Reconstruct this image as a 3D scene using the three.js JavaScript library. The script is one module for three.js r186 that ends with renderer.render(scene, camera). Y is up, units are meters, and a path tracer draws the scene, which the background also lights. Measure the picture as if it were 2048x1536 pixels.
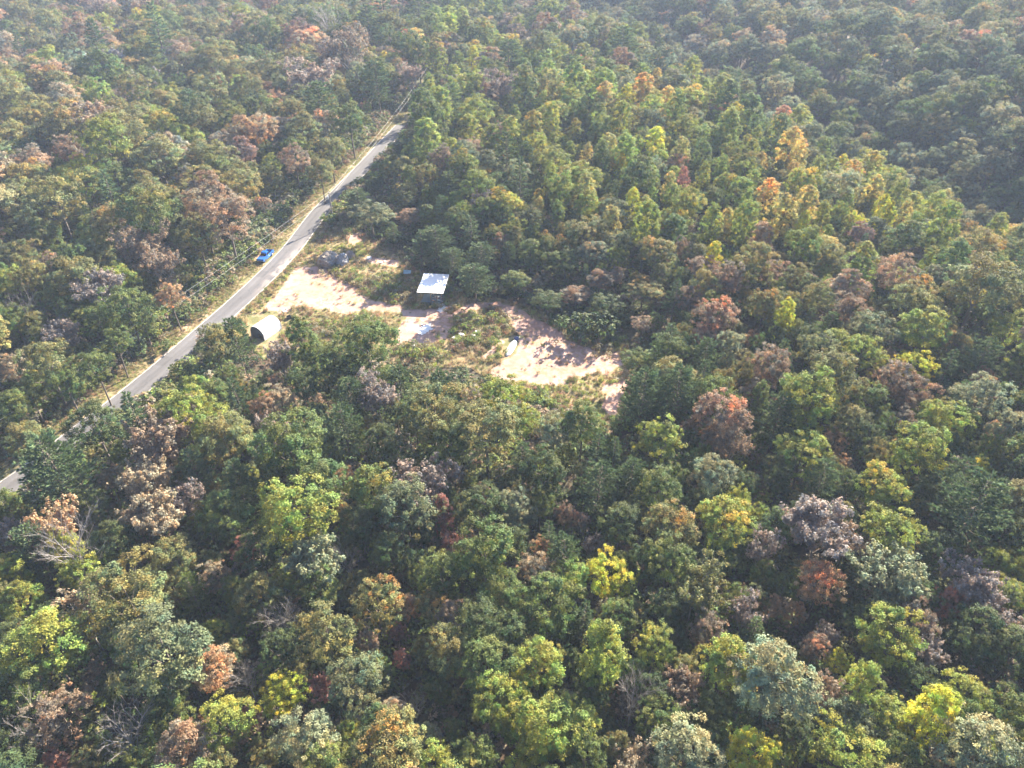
import * as THREE from 'three';
import { Sky } from 'three/addons/objects/Sky.js';
import { mergeGeometries } from 'three/addons/utils/BufferGeometryUtils.js';
import { RoundedBoxGeometry } from 'three/addons/geometries/RoundedBoxGeometry.js';

// ---------- camera, sky, sun, haze, exposure ----------
const F = 1420, CX = 1024, CY = 768, EYE = 85, PITCH = 37 * Math.PI / 180;   // focal length in pixels of the 2048 x 1536 photograph
const scene = new THREE.Scene();
const camera = new THREE.PerspectiveCamera(2 * Math.atan(CY / F) * 180 / Math.PI, 4 / 3, 0.5, 9000);
camera.position.set(0, EYE, 0);
camera.lookAt(0, EYE - Math.sin(PITCH), -Math.cos(PITCH));
scene.add(camera);

const SUN_AZ = 34 * Math.PI / 180, SUN_EL = 25.5 * Math.PI / 180;
const sunDir = new THREE.Vector3(Math.sin(SUN_AZ) * Math.cos(SUN_EL), Math.sin(SUN_EL), -Math.cos(SUN_AZ) * Math.cos(SUN_EL));
const sky = new Sky();
sky.name = 'sky';
sky.scale.setScalar(8000);
Object.assign(sky.userData, { kind: 'structure' });
sky.material.uniforms.sunPosition.value.copy(sunDir);
sky.material.uniforms.turbidity.value = 3;
sky.material.uniforms.rayleigh.value = 0.9;
sky.material.uniforms.mieCoefficient.value = 0.003;
sky.material.uniforms.mieDirectionalG.value = 0.8;
scene.add(sky);
scene.environmentIntensity = 0.14;

const sun = new THREE.DirectionalLight(0xfff0d8, 5);
sun.name = 'sun';
sun.position.copy(sunDir).multiplyScalar(900).add(new THREE.Vector3(0, 0, -250));
sun.target.position.set(0, 0, -250);
sun.castShadow = true;
Object.assign(sun.shadow.camera, { left: -600, right: 600, top: 600, bottom: -600, near: 10, far: 2500 });
sun.shadow.mapSize.set(4096, 4096);
scene.add(sun, sun.target);
scene.fog = new THREE.FogExp2(0xcddefa, 0.00025);

const renderer = new THREE.WebGLRenderer({ antialias: true });
renderer.toneMapping = THREE.LinearToneMapping;
renderer.toneMappingExposure = 5.6;
renderer.shadowMap.enabled = true;

// ---------- helpers ----------
function rng(seed) { return () => { seed = (seed + 0x6d2b79f5) | 0; let t = Math.imul(seed ^ (seed >>> 15), 1 | seed); t = (t + Math.imul(t ^ (t >>> 7), 61 | t)) ^ t; return ((t ^ (t >>> 14)) >>> 0) / 4294967296; }; }
const { sin, cos, sqrt, abs, min, max, floor, hypot, PI, pow, exp, atan2 } = Math;
const lerp = (a, b, t) => a + (b - a) * t, clamp = (x, a, b) => max(a, min(b, x)), smooth = (a, b, x) => { const t = clamp((x - a) / (b - a), 0, 1); return t * t * (3 - 2 * t); };
const hash = (x, y) => { let h = Math.imul(x | 0, 374761393) + Math.imul(y | 0, 668265263) | 0; h = Math.imul(h ^ (h >>> 13), 1274126177); return ((h ^ (h >>> 16)) >>> 0) / 4294967296; };
function vnoise(x, y) { const ix = floor(x), iy = floor(y), fx = x - ix, fy = y - iy, u = fx * fx * (3 - 2 * fx), v = fy * fy * (3 - 2 * fy); return lerp(lerp(hash(ix, iy), hash(ix + 1, iy), u), lerp(hash(ix, iy + 1), hash(ix + 1, iy + 1), u), v); }
const fbm = (x, y, o = 4) => { let s = 0, a = 0.5, n = 0; for (let i = 0; i < o; i++) { s += a * vnoise(x, y); n += a; a *= 0.5; x = x * 2.03 + 17.1; y = y * 2.03 + 9.7; } return s / n; };
const V = (x, y, z) => new THREE.Vector3(x, y, z);
const names = new Map();
function numbered(name) { const n = names.get(name) ?? 0; names.set(name, n + 1); return n ? name + '_' + String(n).padStart(3, '0') : name; }
function tag(o, label, category, group) { o.userData.label = label; o.userData.category = category; if (group) o.userData.group = group; return o; }
function thing(name, label, category, pos = [0, 0, 0], turn = 0, group) {
  const o = new THREE.Group(); o.name = numbered(name); o.position.set(...pos); o.rotation.y = turn; scene.add(o);
  return tag(o, label, category, group);
}
function part(name, geometry, material, parent) {
  const m = new THREE.Mesh(geometry, material); m.name = parent === scene ? numbered(name) : name; m.castShadow = m.receiveShadow = true; parent.add(m); return m;
}
const merge = (list) => mergeGeometries(list.map((g) => { const h = g.index ? g.toNonIndexed() : g.clone(); for (const k of Object.keys(h.attributes)) if (!['position', 'normal', 'uv'].includes(k)) h.deleteAttribute(k); return h; }));
function box(w, h, d, x = 0, y = 0, z = 0, r = 0) { const s = min(w, h, d), g = r > 0 ? new RoundedBoxGeometry(w, h, d, 2, min(r, s * 0.49)) : new THREE.BoxGeometry(w, h, d); return g.translate(x, y, z); }
function bar(a, b, r1, r2 = r1, sides = 6) {
  const d = b.clone().sub(a), g = new THREE.CylinderGeometry(r2, r1, d.length(), sides, 1);
  g.translate(0, d.length() / 2, 0); g.applyQuaternion(new THREE.Quaternion().setFromUnitVectors(V(0, 1, 0), d.normalize())); return g.translate(a.x, a.y, a.z);
}

// ---------- terrain height, and where a pixel of the photograph meets the ground ----------
const VALLEY = [[178, -150], [148, -194], [131, -240], [108, -320], [86, -406], [40, -520], [-40, -640]];
function valleyAt(x, z) {   // signed distance to the valley line (positive on the far side, to the right)
  let best = 1e9, side = 1;
  for (let i = 0; i + 1 < VALLEY.length; i++) {
    const [ax, az] = VALLEY[i], [bx, bz] = VALLEY[i + 1], dx = bx - ax, dz = bz - az, t = clamp(((x - ax) * dx + (z - az) * dz) / (dx * dx + dz * dz), i ? 0 : -3, 1);
    const ex = x - ax - dx * t, ez = z - az - dz * t, d = hypot(ex, ez);
    if (d < best) { best = d; side = ex * -dz + ez * dx > 0 ? 1 : -1; }
  }
  return best * side;
}
function height(x, z) {
  const d = valleyAt(x, z);
  let h = 0;
  if (d > 0) h = -15 * exp(-(d * d) / 1600) + 5 * smooth(20, 160, d);
  else h = -15 * exp(-(d * d) / 1300);
  const away = smooth(170, 420, -z) * smooth(20, 60, abs(x + 45 + (z + 165) * -0.16));
  return h * smooth(30, 70, x + 0.1 * -z) + away * (fbm(x * 0.008 + 5, z * 0.008) - 0.5) * 12;
}
const FW = V(0, -sin(PITCH), -cos(PITCH)), UP = V(0, cos(PITCH), -sin(PITCH));
function rayOf(px, py) { return V((px - CX) / F, 0, 0).add(FW).addScaledVector(UP, (CY - py) / F); }
function at(px, py, up = 0) {   // the point over the ground by UP metres that the photograph shows at a pixel
  const r = rayOf(px, py); let y = up, p = V(0, 0, 0);
  for (let i = 0; i < 12; i++) { const t = (y - EYE) / min(r.y, -0.03); p.set(r.x * t, y, r.z * t); y = lerp(y, height(p.x, p.z) + up, 0.7); }
  return p;
}
function project(p) { const q = V(p.x, p.y - EYE, p.z), d = q.dot(FW); return [CX + F * q.x / d, CY - F * q.dot(UP) / d, d]; }
const poly = (s) => s.trim().split(/\s*;\s*/).map((q) => q.split(/\s+/).map(Number));
function inside(P, x, y) { let c = false; for (let i = 0, j = P.length - 1; i < P.length; j = i++) { const [ax, ay] = P[i], [bx, by] = P[j]; if (ay > y !== by > y && x < (bx - ax) * (y - ay) / (by - ay) + ax) c = !c; } return c; }
const toWorld = (P) => P.map(([x, y]) => { const p = at(x, y); return [p.x, p.z]; });
// ---------- the ground: one sheet, then the road and the cleared lot laid on it ----------
const PX_LEFT = poly('-130 1052; -60 1003; 0 962; 40 935; 120 872; 220 797; 300 733; 372 672; 440 614; 508 552; 562 497; 621 423; 672 372; 729 314; 765 276; 815 226; 832 211; 860 202; 900 198; 960 196');
const leftEdge = new THREE.CatmullRomCurve3(PX_LEFT.map(([x, y]) => at(x, y).setY(0)), false, 'centripetal');
const ROAD_W = 5.7, road = [];
for (let i = 0; i <= 240; i++) {
  const p = leftEdge.getPointAt(i / 240), t = leftEdge.getTangentAt(i / 240), n = V(-t.z, 0, t.x).normalize();
  road.push({ c: p.clone().addScaledVector(n, ROAD_W / 2), n, s: i / 240 * leftEdge.getLength() });
}
function roadAt(x, z) { let d = 1e9, side = 1, s = 0; for (let i = 0; i < road.length; i += 2) { const r = road[i], ex = x - r.c.x, ez = z - r.c.z, q = hypot(ex, ez); if (q < d) { d = q; side = ex * r.n.x + ez * r.n.z > 0 ? 1 : -1; s = r.s; } } return [d * side, s]; }
const roadEnd = at(824, 218), ROAD_END = roadAt(roadEnd.x, roadEnd.z)[1];
function strip(from, to, up, step = 2, wobble = 0, until = 1e9) {   // a band along the road between two offsets from its middle
  const pos = [], uv = [], idx = [], N = 6;
  for (let i = 0; i < road.length; i += step) {
    const r = road[i]; if (r.s > until) break;
    for (let k = 0; k <= N; k++) {
      let u = lerp(from, to, k / N);
      if (wobble && (k === 0 || k === N)) u += (fbm(r.s * 0.35, k * 7 + from) - 0.5) * wobble;
      const p = r.c.clone().addScaledVector(r.n, u);
      pos.push(p.x, height(p.x, p.z) + up, p.z); uv.push(u, r.s);
    }
  }
  const rows = pos.length / 3 / (N + 1);
  for (let i = 0; i + 1 < rows; i++) for (let k = 0; k < N; k++) { const a = i * (N + 1) + k, b = a + N + 1; idx.push(a, a + 1, b, b, a + 1, b + 1); }
  const g = new THREE.BufferGeometry(); g.setAttribute('position', new THREE.Float32BufferAttribute(pos, 3)); g.setAttribute('uv', new THREE.Float32BufferAttribute(uv, 2)); g.setIndex(idx); g.computeVertexNormals(); return g;
}
function texture(w, h, fn, repeatX, repeatY, srgb = true) {   // fn(u, v) gives linear colours
  const d = new Uint8Array(w * h * 4), enc = (c) => 255 * clamp(srgb ? (c <= 0.0031308 ? 12.92 * c : 1.055 * pow(c, 1 / 2.4) - 0.055) : c, 0, 1);
  for (let y = 0; y < h; y++) for (let x = 0; x < w; x++) { const c = fn((x + 0.5) / w, (y + 0.5) / h), o = (y * w + x) * 4; d[o] = enc(c[0]); d[o + 1] = enc(c[1]); d[o + 2] = enc(c[2]); d[o + 3] = 255; }
  const t = new THREE.DataTexture(d, w, h); t.wrapS = t.wrapT = THREE.RepeatWrapping; t.magFilter = THREE.LinearFilter; t.minFilter = THREE.LinearMipmapLinearFilter; t.generateMipmaps = true;
  if (srgb) t.colorSpace = THREE.SRGBColorSpace;
  t.repeat.set(repeatX, repeatY); t.needsUpdate = true; return t;
}
const mixc = (a, b, t) => [lerp(a[0], b[0], t), lerp(a[1], b[1], t), lerp(a[2], b[2], t)], mul = (c, k) => [c[0] * k, c[1] * k, c[2] * k];
const LITTER = [0.075, 0.055, 0.035], DRY = [0.29, 0.23, 0.12], SAND = [0.4, 0.25, 0.205], GREENISH = [0.15, 0.15, 0.05], CLAY = [0.36, 0.18, 0.11];

{ // forest floor
  const N = 200, pos = [], uv = [], idx = [];
  for (let j = 0; j <= N; j++) for (let i = 0; i <= N; i++) {
    const a = i / N * 2 - 1, b = j / N, x = a * (360 + 640 * abs(a) * b + 5000 * pow(abs(a), 9)), z = 220 - 1100 * b - 6000 * pow(b, 10);
    pos.push(x, height(x, z), z); uv.push(x, -z);
  }
  for (let j = 0; j < N; j++) for (let i = 0; i < N; i++) { const a = j * (N + 1) + i, b = a + N + 1; idx.push(a, a + 1, b, b, a + 1, b + 1); }
  const g = new THREE.BufferGeometry(); g.setAttribute('position', new THREE.Float32BufferAttribute(pos, 3)); g.setAttribute('uv', new THREE.Float32BufferAttribute(uv, 2)); g.setIndex(idx); g.computeVertexNormals();
  const tile = (u, v) => { const w = (a, f) => { const x = u * f, y = v * f, e = smooth(0.8, 1, u), q = smooth(0.8, 1, v), n = (X, Y) => fbm(X + a, Y + a, 3); return lerp(lerp(n(x, y), n(x - f, y), e), lerp(n(x, y - f), n(x - f, y - f), e), q); }; return [w(3, 6), w(40, 60)]; };
  const t = texture(512, 512, (u, v) => { const [a, b] = tile(u, v); return mul(mixc(LITTER, mixc([0.1, 0.062, 0.036], [0.05, 0.055, 0.026], smooth(0.35, 0.65, a)), 0.6), 0.45 + 1.1 * b); }, 1 / 17, 1 / 17);
  const m = part('terrain', g, new THREE.MeshStandardMaterial({ map: t, roughness: 1 }), scene); m.userData.kind = 'structure';
}
// the road, its worn edge lines painted on it, and its verges
const ROAD_L = road[240].s, sOf = (x, y) => { const p = at(x, y); return roadAt(p.x, p.z)[1]; }, JOINT = sOf(600, 474), DUST = sOf(590, 540), SEAM = [JOINT - 22, JOINT + 37, JOINT + 58, JOINT - 61];
const roadTex = texture(160, 2048, (u, v) => {
  const x = (u - 0.5) * 6, s = v * ROAD_L, e = abs(x);
  let k = 0.88 + 0.22 * (fbm(u * 60, s * 9, 3) - 0.5) + 0.4 * (fbm(u * 3 + 8, s * 0.12, 3) - 0.5);
  k *= 1 - 0.12 * exp(-pow((e - 0.35) / 0.5, 2)) + 0.12 * exp(-pow((e - 1.2) / 0.35, 2));
  if (s > JOINT) k *= 0.9;
  let c = mul([0.15, 0.146, 0.154], k);
  const crack = abs(fbm(u * 5 + 30, s * 0.4, 4) - 0.5); if (crack < 0.008) c = mul(c, 0.7);
  if (abs(s - JOINT + 0.1 * x) < 0.16) c = mul(c, 0.62);
  for (const q of SEAM) if (abs(s - q) < 1.6 && x * (q > JOINT ? 1 : -1) > 0.2 + 0.3 * fbm(q, s * 0.6)) c = mul(c, 0.82);
  const dust = exp(-pow((s - DUST) / 11, 2)) * smooth(-0.6, 2.4, x) * smooth(0.3, 0.62, fbm(u * 9, s * 0.5, 4));
  c = mixc(c, [0.46, 0.38, 0.33], 0.75 * dust);
  return mixc(c, [0.5, 0.42, 0.36], smooth(2.45, 2.85, e + (fbm(3, s * 1.1) - 0.5) * 0.7) * 0.6);
}, 1 / 6, 1 / ROAD_L);
roadTex.offset.set(0.5, 0);
const roadMesh = part('road', strip(-ROAD_W / 2, ROAD_W / 2, 0.016, 2, 0.25), new THREE.MeshStandardMaterial({ map: roadTex, roughness: 0.92 }), scene); roadMesh.userData.kind = 'structure';
const lineTex = texture(32, 512, (u, v) => mul([0.62, 0.58, 0.52], 0.55 + 0.7 * fbm(u * 6, v * 90, 3)), 1, 1 / 40);
for (const s of [-1, 1]) {
  const m = part('road_marking', strip(s * (ROAD_W / 2 - 0.2), s * (ROAD_W / 2 - 0.32), 0.02, 2), new THREE.MeshStandardMaterial({ map: lineTex, roughness: 0.9 }), scene); m.userData.kind = 'structure';
}
const verge = (seed) => texture(256, 1024, (u, v) => {
  const X = u * 16, s = v * 64, a = fbm(X * 0.5 + seed, s * 0.25, 4), b = fbm(X * 5 + seed, s * 5, 3);
  let c = mixc(DRY, GREENISH, smooth(0.42, 0.62, a));
  c = mixc(c, [0.44, 0.28, 0.19], smooth(0.5, 0.66, fbm(X * 0.7 + 40 + seed, s * 0.1, 4)) * 0.7);
  return mul(c, 0.55 + 0.9 * b);
}, 1 / 16, 1 / 64);
{
  const vm = part('road_verge', strip(-10.5, -ROAD_W / 2 + 0.3, 0.008, 2, 2.5, ROAD_END), new THREE.MeshStandardMaterial({ map: verge(1), roughness: 1 }), scene); vm.userData.kind = 'structure';
  const vr = part('road_verge', strip(ROAD_W / 2 - 0.3, 5.8, 0.008, 2, 1, ROAD_END), new THREE.MeshStandardMaterial({ map: verge(7), roughness: 1 }), scene); vr.userData.kind = 'structure';
}
// the lot: bare pink sand where it is driven on, dry weeds elsewhere
const LOT_PX = poly('606 508; 640 470; 672 446; 702 452; 745 478; 800 500; 832 540; 905 560; 935 596; 1000 596; 1062 612; 1130 640; 1256 676; 1268 750; 1252 830; 1215 868; 1150 835; 1060 808; 990 770; 940 735; 880 735; 800 750; 770 715; 700 690; 610 720; 520 720; 478 672; 470 640; 560 552');
const SAND_PX = ['594 531; 659 534; 662 549; 692 563; 724 588; 744 600; 794 609; 814 622; 844 620; 879 618; 904 628; 909 661; 894 676; 849 686; 799 689; 797 679; 787 666; 812 636; 792 626; 737 623; 697 626; 637 618; 594 611; 569 631; 544 626; 527 623; 557 581; 576 560',
  '1000 607; 1045 620; 1086 645; 1113 658; 1137 682; 1169 693; 1201 709; 1241 698; 1252 722; 1212 751; 1193 740; 1169 753; 1126 764; 1139 772; 1094 772; 1051 767; 992 761; 984 743; 1006 727; 1035 708; 1038 684; 1057 673; 1030 668; 1022 647; 1010 630',
  '1205 768; 1255 758; 1246 800; 1232 832; 1200 818; 1216 790', '1001 680; 1006 684; 974 720; 966 716', '742 512; 790 520; 800 534; 760 530; 728 522', '694 470; 716 468; 726 486; 700 488', '900 628; 940 606; 1000 604; 1004 614; 950 620; 908 636'].map(poly).map(toWorld);
const LOT = toWorld(LOT_PX);
const lotBox = LOT.reduce((b, [x, z]) => [min(b[0], x), min(b[1], z), max(b[2], x), max(b[3], z)], [1e9, 1e9, -1e9, -1e9]);
const sandAt = (x, z) => { const w = (fbm(x * 0.35, z * 0.35, 4) - 0.5) * 2.6, w2 = (fbm(x * 0.35 + 50, z * 0.35 + 9, 4) - 0.5) * 2.6; return SAND_PX.some((P) => inside(P, x + w, z + w2)); };
const POWDER = [[824, 654, 1.3], [833, 656, 0.9], [852, 657, 1.5], [846, 662, 1.0], [889, 615, 1.6], [884, 619, 1.2]].map(([x, y, r]) => { const p = at(x, y); return [p.x, p.z, r]; });
const rut = (s) => { const P = toWorld(poly(s)); return (x, z) => { let best = 1e9; for (let i = 0; i + 1 < P.length; i++) { const [ax, az] = P[i], dx = P[i + 1][0] - ax, dz = P[i + 1][1] - az, t = clamp(((x - ax) * dx + (z - az) * dz) / (dx * dx + dz * dz), 0, 1), q = hypot(x - ax - dx * t, z - az - dz * t); if (q < abs(best)) best = q; } return best; }; };
const RUTS = ['560 590; 620 584; 690 600; 760 620; 830 645; 880 660', '572 570; 640 596; 720 612; 800 618', '1010 612; 1070 650; 1100 690; 1080 730; 1030 760', '1060 640; 1130 690; 1200 715; 1250 712', '850 690; 870 650; 900 630'].map(rut);
{
  const S = 1150, [x0, z0, x1, z1] = lotBox, map = texture(S, S, (u, v) => {
    const x = lerp(x0, x1, u), z = lerp(z1, z0, v);
    const fine = fbm(x * 7, z * 7, 3), mid = fbm(x * 0.9, z * 0.9, 4), big = fbm(x * 0.16 + 3, z * 0.16, 3);
    let s = 0; for (let k = 0; k < 4; k++) s += sandAt(x + (k % 2) * 0.12, z + (k >> 1) * 0.12) ? 0.25 : 0;
    const tuft = smooth(0.56, 0.66, fbm(x * 1.6 + 11, z * 1.6, 4)) * smooth(0.42, 0.58, fbm(x * 0.22 + 70, z * 0.22, 3));
    let sand = mul(mixc(SAND, [0.44, 0.3, 0.25], smooth(0.4, 0.6, big)), 0.82 + 0.36 * fine);
    sand = mixc(sand, CLAY, 0.6 * smooth(0.5, 0.7, mid));
    for (const T of RUTS) { const d = T(x, z); sand = mixc(sand, [0.38, 0.215, 0.145], 0.55 * exp(-pow((abs(d) - 0.8) / 0.22, 2)) * smooth(0.3, 0.5, vnoise(x * 0.5, z * 0.5 + 8))); }
    if (vnoise(x * 5 + 3, z * 5) > 0.86) sand = mul(sand, 0.6 + 0.7 * vnoise(x * 9, z * 9));
    let weed = mixc(mixc(DRY, GREENISH, smooth(0.4, 0.6, mid)), [0.33, 0.21, 0.12], 0.6 * smooth(0.5, 0.62, fbm(x * 0.5 + 31, z * 0.5, 4)));
    weed = mul(weed, 0.5 + 1.0 * fine);
    let c = mixc(weed, sand, s);
    c = mixc(c, mul([0.3, 0.2, 0.1], 0.7 + 0.6 * fine), s * tuft * 0.75);
    for (const [a, b, r] of POWDER) { const d = hypot(x - a, (z - b) * 0.8) / r + (fbm(x * 2.2, z * 2.2, 4) - 0.5) * 1.5; c = mixc(c, [0.85, 0.82, 0.78], 1 - smooth(0.75, 1, d)); }
    return c;
  }, 1, 1);
  const shape = new THREE.Shape(LOT.map(([x, z]) => new THREE.Vector2(x, -z))), g = new THREE.ShapeGeometry(shape);
  g.rotateX(-PI / 2); g.translate(0, 0.012, 0);
  const p = g.attributes.position, uv = g.attributes.uv;
  for (let i = 0; i < p.count; i++) uv.setXY(i, (p.getX(i) - x0) / (x1 - x0), (z1 - p.getZ(i)) / (z1 - z0));
  map.wrapS = map.wrapT = THREE.ClampToEdgeWrapping;
  const m = part('clearing_ground', g, new THREE.MeshStandardMaterial({ map, roughness: 1 }), scene); m.userData.kind = 'structure';
}
// the cut strip under the power line, beyond the end of the road
const CUT_PX = poly('800 262; 818 226; 838 186; 850 158; 866 136; 880 128; 868 152; 852 184; 838 206; 826 222');
{
  const line = new THREE.CatmullRomCurve3(poly('812 250; 826 214; 843 174; 857 152; 872 134; 892 122').map(([x, y]) => at(x, y))), pos = [], uv = [], idx = [], n = 60, L = line.getLength();
  for (let i = 0; i <= n; i++) { const p = line.getPointAt(i / n), t = line.getTangentAt(i / n), q = V(-t.z, 0, t.x).normalize(); for (let k = 0; k <= 6; k++) { const u = (k / 3 - 1) * (4.5 + fbm(i * 0.4, k > 3 ? 9 : 2) * 3), e = p.clone().addScaledVector(q, u); pos.push(e.x, height(e.x, e.z) + 0.03, e.z); uv.push(u, i / n * L); } }
  for (let i = 0; i < n; i++) for (let k = 0; k < 6; k++) { const a = i * 7 + k, c = a + 7; idx.push(a, a + 1, c, c, a + 1, c + 1); }
  const g = new THREE.BufferGeometry(); g.setAttribute('position', new THREE.Float32BufferAttribute(pos, 3)); g.setAttribute('uv', new THREE.Float32BufferAttribute(uv, 2)); g.setIndex(idx); g.computeVertexNormals();
  const m = part('path', g, new THREE.MeshStandardMaterial({ map: verge(15), color: 0x9aa680, roughness: 1 }), scene); m.userData.kind = 'structure';
}
const ROAD_PX = poly('-60 1003; 0 960; 40 932; 120 868; 220 795; 300 730; 372 668; 440 610; 508 548; 562 494; 621 420; 672 368; 729 310; 762 276; 812 224; 832 224; 822 242; 782 298; 752 334; 700 392; 660 446; 622 478; 584 524; 557 555; 455 648; 420 676; 382 714; 327 764; 268 806; 222 812');
const ROAD_LOW_PX = poly('-60 1003; 0 960; 45 930; 40 970; 24 1000; -20 1030');
const KEEP = [LOT_PX, poly('560 640; 690 630; 690 665; 640 690; 560 690'), poly('780 700; 900 690; 1000 730; 960 760; 860 750; 790 745'), ROAD_PX, ROAD_LOW_PX, CUT_PX, poly('240 770; 330 700; 400 640; 470 576; 520 520; 575 450; 620 405; 660 362; 560 496; 400 640; 250 775'), poly('-40 935; 60 862; 140 806; 240 738; 252 778; 150 858; 60 925; 0 968')];
// ---------- forms of trees: crowns of many small leaves on limbs ----------
class Mesher {
  constructor() { this.p = []; this.c = []; this.i = []; }
  leaf(o, n, dir, len, wid, col) {   // a folded kite
    const n3 = this.p.length / 3, u = dir, w = V(0, 0, 0).crossVectors(n, u).normalize(), f = 0.18 * wid;
    const a = [o.x - u.x * len * 0.5, o.y - u.y * len * 0.5, o.z - u.z * len * 0.5], b = [o.x + u.x * len * 0.5, o.y + u.y * len * 0.5, o.z + u.z * len * 0.5];
    this.p.push(...a, o.x + w.x * wid + n.x * f, o.y + w.y * wid + n.y * f, o.z + w.z * wid + n.z * f, ...b, o.x - w.x * wid + n.x * f, o.y - w.y * wid + n.y * f, o.z - w.z * wid + n.z * f);
    for (let k = 0; k < 4; k++) this.c.push(col[0], col[1], col[2]);
    this.i.push(n3, n3 + 1, n3 + 2, n3, n3 + 2, n3 + 3);
  }
  build() {
    const g = new THREE.BufferGeometry(); g.setAttribute('position', new THREE.Float32BufferAttribute(this.p, 3)); g.setAttribute('color', new THREE.Float32BufferAttribute(this.c, 3)); g.setIndex(this.i); return g;
  }
}
const onSphere = (R) => { const y = R() * 2 - 1, a = R() * 2 * PI, q = sqrt(1 - y * y); return V(q * cos(a), y, q * sin(a)); };
const hue = (R, s, v = 0.5) => { const b = 1 + v * (R() - 0.5), w = (R() - 0.5) * s; return [b * (1 + w), b, b * (1 - 0.8 * w)]; };
function leafyBlob(m, R, c, rx, ry, o) {   // sub-clumps of leaves over a lobe
  const n = o.clumps, lobeTint = hue(R, o.hue);
  for (let k = 0; k < n; k++) {
    const d = onSphere(R); if (d.y < -0.45 && R() < 0.7) d.y *= -1;
    const q = V(c.x + d.x * rx, c.y + d.y * ry, c.z + d.z * rx);
    if (o.others.some((l) => l.c !== c && hypot((q.x - l.c.x) / l.rx, (q.y - l.c.y) / l.ry, (q.z - l.c.z) / l.rx) < 0.72)) continue;
    const tint = hue(R, o.hue), acc = o.accent && R() < o.accent(q) ? o.accentTint : [1, 1, 1], sr = o.clumpR * (0.7 + 0.7 * R());
    const count = floor(o.leaves * (0.6 + 0.8 * R()));
    for (let j = 0; j < count; j++) {
      const e = onSphere(R), rr = pow(R(), 0.6) * sr, p = V(q.x + e.x * rr, q.y + e.y * rr * 0.75, q.z + e.z * rr);
      const nn = V(d.x * 0.75 + (R() - 0.5) * 1.25, d.y * 0.6 + 0.45 + (R() - 0.5) * 1.1, d.z * 0.75 + (R() - 0.5) * 1.25).normalize();
      const dir = V(0, 0, 0).crossVectors(nn, onSphere(R)).normalize(), s = o.size * (0.65 + 0.7 * R()), h = hue(R, 0.16, 0.4);
      m.leaf(p, nn, dir, s, s * 0.34, [h[0] * tint[0] * lobeTint[0] * acc[0], h[1] * tint[1] * lobeTint[1] * acc[1], h[2] * tint[2] * lobeTint[2] * acc[2]]);
    }
  }
}
function limbs(R, H, r, tips, sides = 5) {
  const list = [bar(V(0, -0.4, 0), V((R() - 0.5) * 0.3, H * 0.5, (R() - 0.5) * 0.3), r, r * 0.72, 7), bar(V(0, H * 0.48, 0), V((R() - 0.5) * 0.5, H, (R() - 0.5) * 0.5), r * 0.7, r * 0.18, 6)];
  for (const t of tips) { const a = V(0, lerp(H * 0.42, min(H * 0.85, t.y), 0.5 * R() + 0.2), 0), mid = a.clone().lerp(t, 0.5).add(V(0, -0.3, 0)); list.push(bar(a, mid, r * 0.42, r * 0.26, sides), bar(mid, t, r * 0.26, r * 0.07, sides)); }
  return merge(list);
}
// form: { crown, trunk, R (crown radius), mid (height of the crown's middle), H }
function oakForm(seed, opt = {}) {
  const R = rng(seed), m = new Mesher(), rad = 4, ry = opt.ry ?? 4, mid = opt.mid ?? 9, lobes = [];
  const n = (opt.lobes ?? 15) + 9, ragged = opt.ragged ?? 0.3;
  for (let k = 0; k < n; k++) {
    let d = onSphere(R); d.y = d.y * 0.75 + 0.28; d.normalize();
    for (let t = 0; t < 8 && lobes.some((l) => l.d.dot(d) > 0.8); t++) { d = onSphere(R); d.y = d.y * 0.75 + 0.28; d.normalize(); }
    const e = 0.64 + ragged * (R() - 0.45), r = rad * (0.2 + 0.19 * R());
    lobes.push({ d, c: V(d.x * rad * e, mid + d.y * ry * e, d.z * rad * e), rx: r, ry: r * 0.85 });
  }
  lobes.push({ d: V(0, 0, 0), c: V(0, mid, 0), rx: rad * 0.62, ry: ry * 0.62 });
  for (const l of lobes) leafyBlob(m, R, l.c, l.rx, l.ry, { clumps: (opt.clumps ?? 17) * (l.rx > rad * 0.5 ? 2.2 : 0.85), others: lobes, clumpR: 0.46, leaves: opt.leaves ?? 46, size: opt.size ?? 0.225, hue: opt.hue ?? 0.36, accent: opt.accent && ((q) => opt.accent(q, mid, ry)), accentTint: opt.accentTint });
  return { crown: m.build(), trunk: limbs(R, mid + ry * 0.5, 0.2, lobes.slice(0, 8).map((l) => l.c)), R: rad, mid, H: mid + ry };
}
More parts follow.
